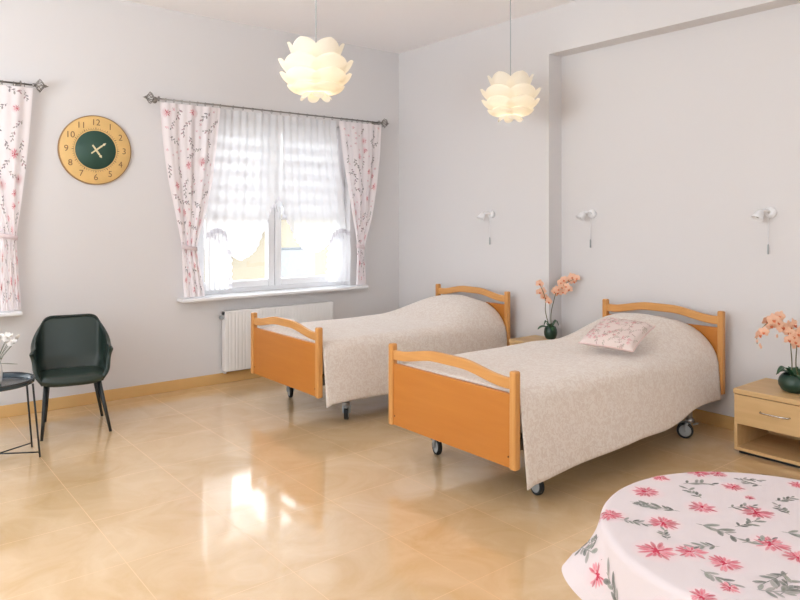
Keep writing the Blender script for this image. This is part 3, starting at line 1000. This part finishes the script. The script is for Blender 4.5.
# ------------------------------------------------------------------ nightstands
def nightstand(label, xf, yr, h, wdt=.50, dpt=.42, plinth=.022):
    """xf = front x, yr = y of its window-side edge"""
    t = thing('nightstand', label, 'nightstand', (xf, yr - wdt / 2, 0), 0, 'light wood bedside cabinets with one drawer')
    hw = wdt / 2; th = .020
    bm = bmesh.new()
    for s in (-1, 1): add_range(bm, (.004, s * hw - (th if s > 0 else 0), plinth), (dpt, s * hw + (th if s < 0 else 0), h - .034))
    add_range(bm, (.004, -hw + th, plinth), (dpt, hw - th, plinth + th))
    add_range(bm, (dpt - .012, -hw + th, plinth + th), (dpt, hw - th, h - .034))
    zs = h - .205
    add_range(bm, (.022, -hw + th, zs - .018), (dpt - .012, hw - th, zs))
    obj('cabinet_body', bm, 'maple', t, bevel=.0015)
    bm = bmesh.new(); add_range(bm, (-.004, -hw - .003, h - .031), (dpt + .004, hw + .003, h)); obj('cabinet_top', bm, 'maple', t, bevel=.003)
    bm = bmesh.new(); add_range(bm, (.0, -hw + .003, zs - .016), (.018, hw - .003, h - .036))
    add_range(bm, (.018, -hw + th + .008, zs + .006), (dpt - .03, -hw + th + .020, h - .06)); add_range(bm, (.018, hw - th - .020, zs + .006), (dpt - .03, hw - th - .008, h - .06))
    add_range(bm, (.018, -hw + th + .008, zs + .004), (dpt - .03, hw - th - .008, zs + .010))
    d = obj('drawer', bm, 'maple', t, bevel=.0015)
    bm = bmesh.new(); zc = h - .118
    pts = [(0, -.085, zc), (-.016, -.082, zc), (-.024, -.06, zc)] + [(-.026, y, zc) for y in (-.03, 0, .03)] + [(-.024, .06, zc), (-.016, .082, zc), (0, .085, zc)]
    add_tube(bm, pts, .005, 8)
    obj('handle', bm, 'chrome', d)
    bm = bmesh.new(); add_range(bm, (.03, -hw + .02, .0), (dpt - .02, hw - .02, plinth)); obj('plinth', bm, 'rubber', t)
    return t
nightstand('light wood nightstand right of the nearer bed, with open shelf showing', -.30, -3.80, .412, dpt=.455)
nightstand('light wood nightstand standing in the gap between the two beds', -.345, -1.93, .475, dpt=.335)

# ------------------------------------------------------------------ potted orchids
def orchid_flower_mesh():
    bm = bmesh.new()
    def pet(ang, ln, wd, curl, mi, base=.004, z0=0):
        d = Vector((cos(ang), sin(ang), 0)); e = Vector((-sin(ang), cos(ang), 0))
        def f(u, v):
            q = base + ln * v; ww = wd * (max(0, sin(pi * min(1, .12 + v * .88))) ** .75)
            s = 2 * u - 1
            return d * q + e * (s * ww) + Vector((0, 0, z0 + curl * v * v - .18 * ww * s * s))
        add_grid(bm, f, 4, 6, mi=mi)
    for k, (a, l, w_) in enumerate(((90, .033, .012), (215, .032, .0115), (325, .032, .0115))):
        pet(radians(a), l, w_, -.006, 0)
    for a in (15, 165): pet(radians(a), .034, .019, -.004, 0, .002, .002)
    pet(radians(270), .017, .008, .012, 1, 0, .004)
    for a in (235, 305): pet(radians(a), .010, .005, .010, 1, 0, .004)
    add_sphere(bm, (0, .001, .006), .0045, n=8)
    me = bpy.data.meshes.new('orchid_flower'); bm.to_mesh(me); bm.free()
    me.materials.append(M['orchid']); me.materials.append(M['orchid_lip'])
    return me
FLOWER = orchid_flower_mesh()
def aim(o, p, d, spin):
    q = Vector(d).normalized().to_track_quat('Z', 'Y')
    o.location = p; o.rotation_euler = (q.to_matrix() @ Matrix.Rotation(spin, 3, 'Z')).to_euler()

def orchid(label, loc, pr, ph, stems, flowers, buds, leaves, scale, seed):
    rng = random.Random(seed)
    t = thing('potted_orchid', label, 'plant', loc, 0, 'salmon orchids in dark green pots')
    bm = bmesh.new()
    add_lathe(bm, [(0, 0), (pr * .62, 0), (pr * .80, ph * .10), (pr * .98, ph * .36), (pr, ph * .55), (pr * .93, ph * .80), (pr * .78, ph * .97), (pr * .74, ph), (pr * .70, ph * .97), (pr * .78, ph * .8), (pr * .8, ph * .75), (0, ph * .75)], 40)
    obj('pot', bm, 'pot', t)
    bm = bmesh.new(); add_lathe(bm, [(0, ph * .88), (pr * .5, ph * .86), (pr * .78, ph * .80), (pr * .77, ph * .76), (0, ph * .76)], 24); obj('moss', bm, 'soil', t)
    for (az, ln, rise, wd) in leaves:
        bm = bmesh.new(); d = Vector((cos(az), sin(az), 0)); e = Vector((-sin(az), cos(az), 0))
        def f(u, v):
            s = 2 * u - 1; ww = wd * sin(pi * min(.97, .12 + .85 * v)) ** .6
            z = ph * .84 + rise * (v - .72 * v ** 3 * (1.0 if rise > .02 else .2)) - .02 * v * v
            return d * (.008 + ln * v) + e * s * ww + Vector((0, 0, z + .25 * ww * s * s))
        add_grid(bm, f, 6, 12); obj('leaf', bm, 'leaf', t, solid=.003)
    for pts in stems:
        # smooth path
        P = [Vector(p) for p in pts]; Q = []
        for i in range(len(P) - 1):
            p0, p1, p2, p3 = P[max(0, i - 1)], P[i], P[i + 1], P[min(len(P) - 1, i + 2)]
            for k in range(6):
                u = k / 6
                Q.append(.5 * ((2 * p1) + (p2 - p0) * u + (2 * p0 - 5 * p1 + 4 * p2 - p3) * u * u + (3 * p1 - p0 - 3 * p2 + p3) * u ** 3))
        Q.append(P[-1])
        bm = bmesh.new(); add_tube(bm, Q, [lerp(.0038, .0018, i / len(Q)) for i in range(len(Q))], 7)
        st = obj('flower_stem', bm, 'stem', t)
        bm = bmesh.new(); b = P[0]; m_ = P[1]
        add_tube(bm, [(b.x + .006, b.y + .004, ph * .7), (m_.x + .006, m_.y + .004, m_.z * 1.02)], .0026, 6)
        obj('stake', bm, 'stake', st)
    for (p, dr, s) in flowers:
        o = bpy.data.objects.new('flower', FLOWER); COL.objects.link(o); o.parent = t
        aim(o, p, dr, rng.uniform(-.5, .5)); o.scale = (s * scale,) * 3
    for p in buds:
        bm = bmesh.new(); add_sphere(bm, p, .009, .8, .8, 1.3, n=10); obj('bud', bm, 'orchid', t)
    return t

# back-projection used to lay the sprays out at their real depth (camera ray meets the plant's own plane)
def on_plane(u, v, P0, n):
    s_, c_ = sin(YAW), cos(YAW)
    R = (u - 400) / 688.75; U = -(v - 218.9) / 688.75
    d = Vector((R * c_ + s_, -R * s_ + c_, U)); C = Vector(CAM); n = Vector(n)
    return C + d * ((Vector(P0) - C).dot(n) / d.dot(n))
VIEW = (sin(YAW), cos(YAW), 0)

def spray(loc, pix, rng, jitter, size):
    out = []
    for (u, v) in pix:
        p = on_plane(u, v, loc, VIEW) - Vector(loc)
        p += Vector(VIEW) * rng.uniform(-jitter, jitter)
        d = Vector((-.626, -.78, rng.uniform(-.25, .25))) + Vector((rng.uniform(-.6, .6), rng.uniform(-.6, .6), 0))
        out.append((p, d, size * rng.uniform(.85, 1.1)))
    return out
rng = random.Random(2)
OA = (-.064, -2.142, .475)
pix = [(540.5, 284), (543, 291), (540, 292), (546.5, 298), (548, 301), (544, 297), (554.5, 291), (557, 289), (558.5, 293), (561, 287), (563, 292), (562, 283), (564.5, 280), (566, 286), (569, 280), (572, 277), (574, 281), (576, 278), (568, 289)]
def pts_px(loc, L): return [tuple(on_plane(u, v, loc, VIEW) - Vector(loc)) for u, v in L]
stA = [[(-.01, .0, .085)] + pts_px(OA, [(545.5, 312), (545.5, 302), (544, 294), (540, 285)]),
       [(.01, 0, .085)] + pts_px(OA, [(551, 314), (554, 300), (557, 291), (565, 284), (576, 278)])]
orchid('salmon orchid in small dark green pot on the nightstand between the beds', OA, .056, .105, stA, spray(OA, pix, rng, .035, .98),
    pts_px(OA, [(578, 276), (539, 281)]), [(2.46, .050, .15, .030), (-.68, .060, .16, .030), (2.6, .105, .055, .028), (-2.2, .06, .05, .026), (.9, .06, .09, .026)], 1.0, 4)
OB = (-.090, -4.085, .412)
pix = [(758, 334), (761, 331), (769, 322), (773, 326), (776, 322), (779, 317), (782, 327), (785, 329), (788, 332), (790, 327), (792, 336), (787, 339), (795, 325), (797, 333), (799, 345), (800, 329), (794, 341), (780, 316), (803, 338), (806, 330), (771, 319)]
stB = [[(-.02, .02, .085)] + pts_px(OB, [(792, 366), (791, 350), (789, 335), (780, 322), (769, 322), (758, 334), (757, 344)]),
       [(.0, -.02, .085)] + pts_px(OB, [(796, 366), (797, 345), (800, 330), (812, 322), (822, 330)])]
orchid('salmon orchid in wide dark green bowl pot on the nightstand right of the nearer bed', OB, .098, .108, stB, spray(OB, pix, rng, .035, 1.08),
    pts_px(OB, [(757, 341), (761, 347), (777, 336), (760, 345)]), [(2.5, .11, .15, .030), (2.0, .10, .09, .028), (-.7, .12, .16, .032), (-2.4, .09, .07, .028), (.6, .10, .12, .028)], 1.0, 9)

# ------------------------------------------------------------------ wall reading lamps with pull cords
def wall_lamp(label, x, y):
    t = thing('wall_lamp', label, 'wall lamp', (x, y, 1.535), 0, 'white reading lamps on the headboard wall')
    RY_ = Matrix.Rotation(-pi / 2, 4, 'Y')
    bm = bmesh.new(); add_lathe(bm, [(0, 0), (.036, 0), (.038, .012), (.034, .026), (.020, .032), (0, .032)], 28, (0, 0, 0), RY_); obj('wall_mount', bm, 'white_plastic', t)
    bm = bmesh.new(); add_tube(bm, [(-.028, 0, .0), (-.055, .004, .012), (-.080, .015, .010), (-.096, .028, -.004)], .010, 10); obj('arm', bm, 'white_plastic', t)
    d = Vector((-.45, .25, -.86)).normalized()
    rot = d.to_track_quat('Z', 'Y').to_matrix().to_4x4()
    bm = bmesh.new(); add_lathe(bm, [(0, -.032), (.014, -.030), (.022, -.018), (.030, .012), (.040, .034), (.0365, .034), (.026, .012), (.010, -.004), (0, -.006)], 28, (-.102, .034, -.014), rot)
    obj('lamp_head', bm, 'white_plastic', t)
    bm = bmesh.new(); add_sphere(bm, Vector((-.102, .034, -.014)) + d * .014, .014, n=12); obj('lamp_lens', bm, 'frame_paint', t)
    bm = bmesh.new(); add_tube(bm, [(-.02, .012, -.030), (-.021, .012, -.215)], .0018, 6); pc = obj('pull_cord', bm, 'white_plastic', t)
    bm = bmesh.new(); add_lathe(bm, [(0, -.285), (.0065, -.282), (.0055, -.225), (.002, -.215), (0, -.215)], 10, (-.021, .012, 0)); obj('cord_pull', bm, 'grey_plastic', pc)
    return t
wl = wall_lamp('white wall lamp with pull cord above the bed nearest the window', 0, -1.405)
dup(wl, (DN, -2.40, 1.535), 0, 'white wall lamp with pull cord beside the pillar, above the left orchid')
dup(wl, (DN, -3.83, 1.535), 0, 'white wall lamp with pull cord above the right orchid')

# ------------------------------------------------------------------ pendant lamps of overlapping petals
TIERS = [  # base r,z ; control ; tip r,z ; half width ; rounding
    ((.045, -.03), (.140, .020), (.172, .170), .100),
    ((.060, -.070), (.205, -.050), (.228, .062), .124),
    ((.060, -.115), (.205, -.115), (.218, -.022), .120),
    ((.050, -.152), (.165, -.165), (.172, -.102), .098),
]
def petal_mesh(i):
    (r0, z0), (r1, z1), (r2, z2), hw = TIERS[i]
    bm = bmesh.new()
    def f(u, v):
        s = 2 * u - 1; v = 1 - (1 - v) ** 1.9
        b0, b1, b2 = (1 - v) ** 2, 2 * v * (1 - v), v * v
        r = b0 * r0 + b1 * r1 + b2 * r2; z = b0 * z0 + b1 * z1 + b2 * z2
        w_ = hw * (.35 + .65 * smoothstep(0, .55, v)) * (max(0, 1 - max(0, (v - .62) / .38) ** 2.4)) ** .5
        w_ = max(w_, .004)
        y = s * w_
        # cupped across the width, tip curling outward at its sides
        r -= .40 * y * y / max(.05, r) + 0
        return Vector((r + .012 * v * v * (1 - s * s), y, z))
    add_grid(bm, f, 12, 18)
    me = bpy.data.meshes.new('shade_petal'); bm.to_mesh(me); bm.free(); me.materials.append(M['shade'])
    return me
def lobe_mesh():
    bm = bmesh.new()
    def f(u, v):
        s = 2 * u - 1
        v = 1 - (1 - v) ** 1.8; r = .040 + .062 * sin(v * pi * .52); z = -.135 - .062 * v
        w_ = .040 * (max(0, 1 - v ** 3)) ** .5 + .002
        return Vector((r - .3 * (s * w_) ** 2 / .05, s * w_, z))
    add_grid(bm, f, 8, 12)
    me = bpy.data.meshes.new('shade_petal'); bm.to_mesh(me); bm.free(); me.materials.append(M['shade'])
    return me
PET = [petal_mesh(i) for i in range(4)]; LOBE = lobe_mesh()
def pendant(label, loc):
    t = thing('pendant_lamp', label, 'pendant lamp', loc, 0, 'white petal pendant lamps')
    top = H - loc[2]
    bm = bmesh.new(); add_tube(bm, [(0, 0, .10), (0, 0, top - .02)], .0035, 8); obj('cord', bm, 'grey_plastic', t)
    bm = bmesh.new(); add_lathe(bm, [(0, top), (.05, top), (.045, top - .04), (.012, top - .055), (0, top - .055)], 24); obj('ceiling_cup', bm, 'white_plastic', t)
    bm = bmesh.new(); add_lathe(bm, [(0, .115), (.010, .115), (.022, .10), (.022, .05), (0, .05)], 18); obj('lamp_socket', bm, 'white_plastic', t)
    bm = bmesh.new(); add_lathe(bm, [(0, .05), (.014, .045), (.018, .03), (.034, -.005), (.036, -.02), (.028, -.042), (0, -.052)], 20); obj('bulb', bm, 'bulb', t)
    a0 = math.atan2(CAM[1] - loc[1], CAM[0] - loc[0])          # seam towards the room
    for i in range(4):
        for k in range(6):
            o = bpy.data.objects.new('shade_petal', PET[i]); COL.objects.link(o); o.parent = t
            o.rotation_euler = (0, 0, a0 + pi / 6 + k * pi / 3)
    for k in range(6):
        o = bpy.data.objects.new('shade_petal', LOBE); COL.objects.link(o); o.parent = t
        o.rotation_euler = (0, 0, a0 + .2 + k * pi / 3)
    l = bpy.data.lights.new('bulb_light', 'POINT'); l.energy = 1.0; l.color = (1, .93, .82); l.shadow_soft_size = .04
    lo = bpy.data.objects.new('bulb_light', l); COL.objects.link(lo); lo.parent = t; lo.location = (0, 0, -.075)
    return t
pendant('white petal pendant lamp hanging nearer the window wall and the camera', (-2.375, -2.126, 2.445))
pendant('white petal pendant lamp hanging beside the pillar', (-.608, -2.182, 2.462))

# ------------------------------------------------------------------ green armchair
CH = thing('armchair', 'dark green leatherette armchair with black legs below the clock', 'armchair', (-3.455, -.575, 0), radians(-11.5))
def rim_pt(f):
    """outer shell plan on the seat level; f in -1..1 round the back"""
    a = abs(f); sg = 1 if f >= 0 else -1
    # plan along a U: back at +y, front at -y
    if a < .34:
        q = a / .34; x = .172 * q; y = .215 - .012 * q * q
    elif a < .55:
        q = (a - .34) / .21; x = .172 + .050 * sin(q * pi / 2); y = .203 - .085 * (1 - cos(q * pi / 2))
    else:
        q = (a - .55) / .45; x = .222 - .012 * q * q; y = .118 - .325 * q
    return sg * x, y
RIMZ = [(0, .760), (.26, .762), (.33, .752), (.39, .718), (.47, .652), (.56, .603), (.66, .580), (.80, .574), (1.0, .566)]
bm = bmesh.new()
def shell(u, v):
    f = 2 * u - 1; a = abs(f); sg = 1 if f > 0 else -1
    x, y = rim_pt(f)
    zt = (interp(RIMZ, a - .02) + interp(RIMZ, a) + interp(RIMZ, a + .02)) / 3; zb = .350
    z = lerp(zb, zt, v)
    ax = abs(x) * (1 - .20 * (1 - smoothstep(0, .40, v)))
    arm = smoothstep(.36, .62, a)
    ax += .014 * arm * v ** 1.6 + .020 * smoothstep(.75, 1, a) * v ** 3      # arms lean out, tips flare
    y2 = y * (1 - .16 * (1 - smoothstep(0, .35, v))) + .15 * max(0, z - .40) * (1 - smoothstep(.36, .7, a))
    y2 += smoothstep(.70, 1, a) * (.120 * smoothstep(.05, .75, v) - .020 * smoothstep(.85, 1, v))
    return Vector((sg * ax, y2, z))
add_grid(bm, shell, 56, 16)
sh = obj('seat_shell', bm, 'leather', CH, solid=.028, off=1, bevel=0, subsurf=1)
bm = bmesh.new()
add_tube(bm, [shell(i / 80, 1) + Vector((0, 0, .004)) for i in range(81)], .0075, 8)
obj('piping', bm, 'piping', sh)
bm = bmesh.new()
def seat(u, v):
    a = 2 * pi * u; 
    sx, sy = .218, .225
    c, s = cos(a), sin(a); n_ = 3.6
    r = (abs(c) ** n_ + abs(s) ** n_) ** (-1 / n_)
    prof = [(0, .432), (.5, .431), (.80, .426), (.94, .412), (1.0, .390), (.99, .370), (.92, .352), (.6, .345), (0, .345)]
    i = v * (len(prof) - 1); k = min(len(prof) - 2, int(i)); q = i - k
    rr = lerp(prof[k][0], prof[k + 1][0], q); z = lerp(prof[k][1], prof[k + 1][1], q)
    x = c * r * rr * sx; y = s * r * rr * sy - .012
    if y < 0: z -= .010 * (y / sy) ** 2
    z += max(0, z - .36) / .07 * (-.014 - .10 * max(0, y))
    return Vector((x, y, z))
add_grid(bm, seat, 56, 24, closed=True); obj('seat_cushion', bm, 'leather', CH)
def chair_leg(x0, y0, x1, y1):
    bm = bmesh.new(); add_tube(bm, [(x0, y0, .356), (x1, y1, 0)], [.017, .0095], 12); obj('leg', bm, 'black_metal', CH)
Mi = (Matrix.Translation((-3.455, -.575, 0)) @ Matrix.Rotation(radians(-11.5), 4, 'Z')).inverted()
for (fx, fy), (tx, ty) in (((-3.693, -.785), (-.165, -.150)), ((-3.268, -.852), (.165, -.150)), ((-3.575, -.31), (-.150, .150)), ((-3.205, -.415), (.150, .150))):
    q = Mi @ Vector((fx, fy, 0)); chair_leg(tx, ty, q.x, q.y)
bm = bmesh.new()
add_range(bm, (-.17, -.16, .338), (.17, .16, .356)); obj('seat_base', bm, 'black_metal', CH, bevel=.004)

# ------------------------------------------------------------------ round tray side table with vase
TT = thing('tray_table', 'round black metal tray side table beside the green armchair', 'side table', (-4.0, -.985, 0))
bm = bmesh.new(); add_lathe(bm, [(0, .458), (.205, .458), (.222, .464), (.225, .485), (.222, .490), (.218, .485), (.214, .470), (.200, .466), (0, .466)], 72)
obj('tray', bm, ['tray'], TT)
bm = bmesh.new(); add_tube(bm, [(.2225 * cos(a), .2225 * sin(a), .488) for a in [2 * pi * k / 72 for k in range(73)]], .005, 8); obj('tray_rim', bm, 'black_metal', TT)
feet = [(.231, -.136), (.232, .109), (-.216, .133), (-.217, -.109)]
for k, (x, y) in enumerate(feet):
    bm = bmesh.new(); add_tube(bm, [(x * .84, y * .84, .462), (x, y, .0)], .006, 8); obj('leg', bm, 'black_metal', TT)
for a, b in ((0, 2), (1, 3)):
    bm = bmesh.new(); z = .028
    add_tube(bm, [(feet[a][0] * .985, feet[a][1] * .985, z + .004 * (a == 0)), (feet[b][0] * .985, feet[b][1] * .985, z + .004 * (a == 0))], .0045, 8); obj('cross_bar', bm, 'black_metal', TT)
V = thing('flower_vase', 'white vase of white blossoms standing on the black tray table', 'vase', (-4.0, -.995, .4675))
bm = bmesh.new(); add_lathe(bm, [(0, 0), (.036, 0), (.042, .02), (.046, .07), (.040, .11), (.028, .135), (.031, .15), (.028, .15), (.025, .135), (.036, .1), (.040, .05), (.03, .01), (0, .01)], 32); obj('vase_body', bm, 'vase', V)
rv = random.Random(8)
def blossom_mesh():
    bm = bmesh.new()
    for ring, (n, l, wd, up) in enumerate(((7, .026, .012, .2), (6, .020, .010, .6), (5, .013, .008, 1.2))):
        for k in range(n):
            a = 2 * pi * k / n + ring * .4; d = Vector((cos(a) * cos(up), sin(a) * cos(up), sin(up))); e = Vector((-sin(a), cos(a), 0))
            add_grid(bm, lambda u, v: d * (.003 + l * v) + e * ((2 * u - 1) * wd * sin(pi * min(.95, .2 + .75 * v)) ** .7) + Vector((0, 0, .006 * v * v)), 3, 4)
    me = bpy.data.meshes.new('blossom'); bm.to_mesh(me); bm.free(); me.materials.append(M['white_petal']); return me
BL = blossom_mesh()
VR = Vector((cos(YAW), -sin(YAW), 0))     # across the picture
for k in range(20):
    off = VR * rv.uniform(-.10, .145) + Vector((rv.uniform(-.03, .03), rv.uniform(-.03, .03), 0))
    hgt = rv.uniform(.25, .30)
    bm = bmesh.new(); add_tube(bm, [(off.x * .1, off.y * .1, .08), (off.x * .35, off.y * .35, .17), (off.x, off.y, hgt)], .0016, 6); st = obj('flower_stem', bm, 'leaf_dark', V)
    o = bpy.data.objects.new('blossom', BL); COL.objects.link(o); o.parent = V
    aim(o, (off.x, off.y, hgt), (rv.uniform(-.6, .6) - .3, rv.uniform(-.6, .6) - .4, .7), 0); s_ = rv.uniform(.85, 1.2); o.scale = (s_,) * 3
for k in range(5):
    d = VR * (.145 if k == 0 else rv.uniform(-.11, .11)); z1 = .125 if k == 0 else rv.uniform(.15, .2)
    bm = bmesh.new(); e = Vector((0, 0, 1))
    dn = d.normalized() if d.length else VR
    add_grid(bm, lambda u, v: Vector((0, 0, .13)) + d * (.2 + .8 * v) + Vector((0, 0, (z1 - .13) * v)) + dn.cross(e) * ((2 * u - 1) * .010 * sin(pi * min(.96, .1 + .86 * v))), 4, 8)
    obj('leaf', bm, 'leaf_dark', V, solid=.001)

# ------------------------------------------------------------------ round table with floral cloth
TC = Vector((-2.978, -5.207, 0)); TR = .441; TZ = .742
RT = thing('round_table', 'round table hidden under the pink floral tablecloth', 'table', TC)
bm = bmesh.new(); add_lathe(bm, [(0, TZ - .032), (TR - .014, TZ - .032), (TR - .008, TZ - .018), (TR - .014, TZ - .006), (0, TZ - .006)], 72); obj('tabletop', bm, 'maple', RT)
bm = bmesh.new(); add_lathe(bm, [(0, .05), (.05, .05), (.04, .12), (.035, .4), (.045, .66), (.12, .708), (0, .708)], 28); obj('pedestal', bm, 'maple', RT)
for k in range(4):
    a = k * pi / 2 + .4; bm = bmesh.new()
    add_tube(bm, [(.03 * cos(a), .03 * sin(a), .10), (.18 * cos(a), .18 * sin(a), .07), (.30 * cos(a), .30 * sin(a), .018)], [.03, .025, .018], 10); obj('foot', bm, 'maple', RT)

def table_surf(x, y):
    rho = math.hypot(x, y); ph = math.atan2(y, x)
    r0 = TR - .006; rc = .018; arc = rc * pi / 2
    d = Vector((cos(ph), sin(ph), 0))
    if rho <= r0 - rc:
        z = TZ + .0012 * noise.noise(Vector((x * 6, y * 6, 0)))
        return Vector((x, y, z)), Vector((0, 0, 1))
    if rho <= r0 - rc + arc:
        q = (rho - (r0 - rc)) / rc
        n = d * sin(q) + Vector((0, 0, cos(q)))
        return d * (r0 - rc) + Vector((0, 0, TZ - rc)) + n * rc, n
    s = rho - (r0 - rc + arc)
    # hanging part: flares and ripples more towards the hem
    k = s / .15
    wave = .5 + .5 * cos(7 * (ph - radians(126)))
    out = s * (.06 + .54 * wave ** 1.4 * min(1, k * .9 + .3))
    dr = out
    z = TZ - rc - sqrt(max(1e-6, s * s - min(out * .95, s * .97) ** 2)) if s > 0 else TZ - rc
    tw = .012 * k * sin(7 * ph + 2.2)
    dd = Vector((cos(ph + tw), sin(ph + tw), 0))
    n = (d + Vector((0, 0, .35))).normalized()
    return dd * (r0 + dr) + Vector((0, 0, z)), n
def table_surf_n(x, y):
    p, n = table_surf(x, y)
    if math.hypot(x, y) > TR - .006:
        e = .003
        n2 = (table_surf(x + e, y)[0] - table_surf(x - e, y)[0]).cross(table_surf(x, y + e)[0] - table_surf(x, y - e)[0])
        if n2.length > 0:
            n2.normalize()
            n = n2 if n2.z > -.2 and n2.dot(n) > 0 else (-n2 if (-n2).dot(n) > 0 else n)
    return p, n
BASE = lin(222, 211, 212)
pr = Print(table_surf_n, BASE, .0010)
RMAX = TR + .16
def cm(i, j):
    rho = .001 + (TR - .03) * (j / .35) if j < .35 else lerp(TR - .029, RMAX, (j - .35) / .65)
    return rho * cos(2 * pi * i), rho * sin(2 * pi * i)
pr.cloth(220, 46, cm, closed=True)
rng = random.Random(12)
PINK = [lin(206, 76, 98), lin(218, 104, 122), lin(228, 134, 146), lin(196, 92, 104)]
GREEN = [lin(126, 130, 122), lin(146, 150, 140), lin(108, 112, 106), lin(160, 158, 152)]
def cloth_px(u, v):
    p = on_plane(u, v, (0, 0, TZ), (0, 0, 1)) - TC
    return p.x, p.y
right_cl = (cos(YAW), -sin(YAW)); fwd_cl = (sin(YAW), cos(YAW))
spots = []
FL = [(660, 478, .030), (620, 486, .026), (646, 492, .044), (699, 473, .040), (717, 474, .030), (733, 487, .034), (750, 498, .016), (610, 515, .040), (702, 508, .040), (663, 523, .042), (756, 513, .046), (657, 551, .050), (691, 552, .040), (771, 544, .046), (725, 564, .040), (797, 557, .036), (730, 588, .024), (702, 597, .034), (797, 485, .026)]
for (u, v, r) in FL:
    x, y = cloth_px(u, v)
    if math.hypot(x, y) < TR - .02:
        spots.append((x, y, r)); pr.flower(x, y, r, rng, PINK, 17, lin(240, 200, 204))
SP = [(683, 484, .08, 20), (702, 499, .07, 100), (728, 508, .07, 10), (696, 524, .10, -30), (680, 512, .09, 150), (735, 527, .08, 20), (608, 536, .08, -60), (602, 531, .07, 60), (641, 580, .12, 130), (654, 587, .12, 100), (700, 570, .07, -60), (742, 543, .08, 10), (720, 547, .07, 170), (781, 532, .09, -20), (788, 573, .09, -150), (762, 486, .06, 150), (775, 501, .06, 10), (630, 502, .06, -20), (589, 500, .05, 60), (757, 590, .09, -20), (780, 595, .08, 30), (740, 479, .05, -10), (673, 595, .10, 60), (620, 520, .06, -10), (668, 540, .05, 90), (790, 515, .06, 100)]
for (u, v, l, a) in SP:
    x, y = cloth_px(u, v)
    if math.hypot(x, y) < TR - .02:
        a = radians(a); dx = right_cl[0] * cos(a) + fwd_cl[0] * sin(a); dy = right_cl[1] * cos(a) + fwd_cl[1] * sin(a)
        pr.sprig(x, y, math.atan2(dy, dx), l, rng, GREEN, 8, .36, .36); spots.append((x, y, l * .4))
for (rho, dg, r) in ((TR + .085, 139, .042), (TR + .05, 171, .036)):
    x, y = rho * cos(radians(dg)), rho * sin(radians(dg)); spots.append((x, y, r)); pr.flower(x, y, r, rng, PINK, 16, lin(240, 200, 204))
for (rho, dg, l, a) in ((TR + .10, 122, .09, 240), (TR + .02, 131, .08, 100), (TR + .11, 152, .10, 20)):
    x, y = rho * cos(radians(dg)), rho * sin(radians(dg)); spots.append((x, y, l * .5)); pr.sprig(x, y, radians(a), l, rng, GREEN, 8, .36, .36)
# the rest of the top and the hanging part carry the same print
tries = 0
while tries < 900:
    tries += 1
    rho = sqrt(rng.uniform(0, (RMAX - .04) ** 2)); ph = rng.uniform(0, 2 * pi); x, y = rho * cos(ph), rho * sin(ph)
    r = rng.uniform(.03, .05)
    if any((x - a) ** 2 + (y - b) ** 2 < (r + c + .028) ** 2 for a, b, c in spots): continue
    spots.append((x, y, r))
    if rng.random() < .42: pr.flower(x, y, r, rng, PINK, 15, lin(240, 200, 204))
    else:
        a = rng.uniform(0, 6.28); pr.sprig(x - cos(a) * r, y - sin(a) * r, a, 2 * r, rng, GREEN, 8, .34, .3)
tc_ = obj('tablecloth', pr.mesh('tablecloth'), 'tablecloth', None, fix=False)
tc_.location = TC
tag(tc_, 'white round tablecloth printed with pink flowers and grey green leaves', 'tablecloth')

# place the cushion on the slope of the bedspread
CUSHION.location = (-.775, -3.262, .733)
CUSHION.rotation_euler = (radians(2), radians(-19), radians(9))
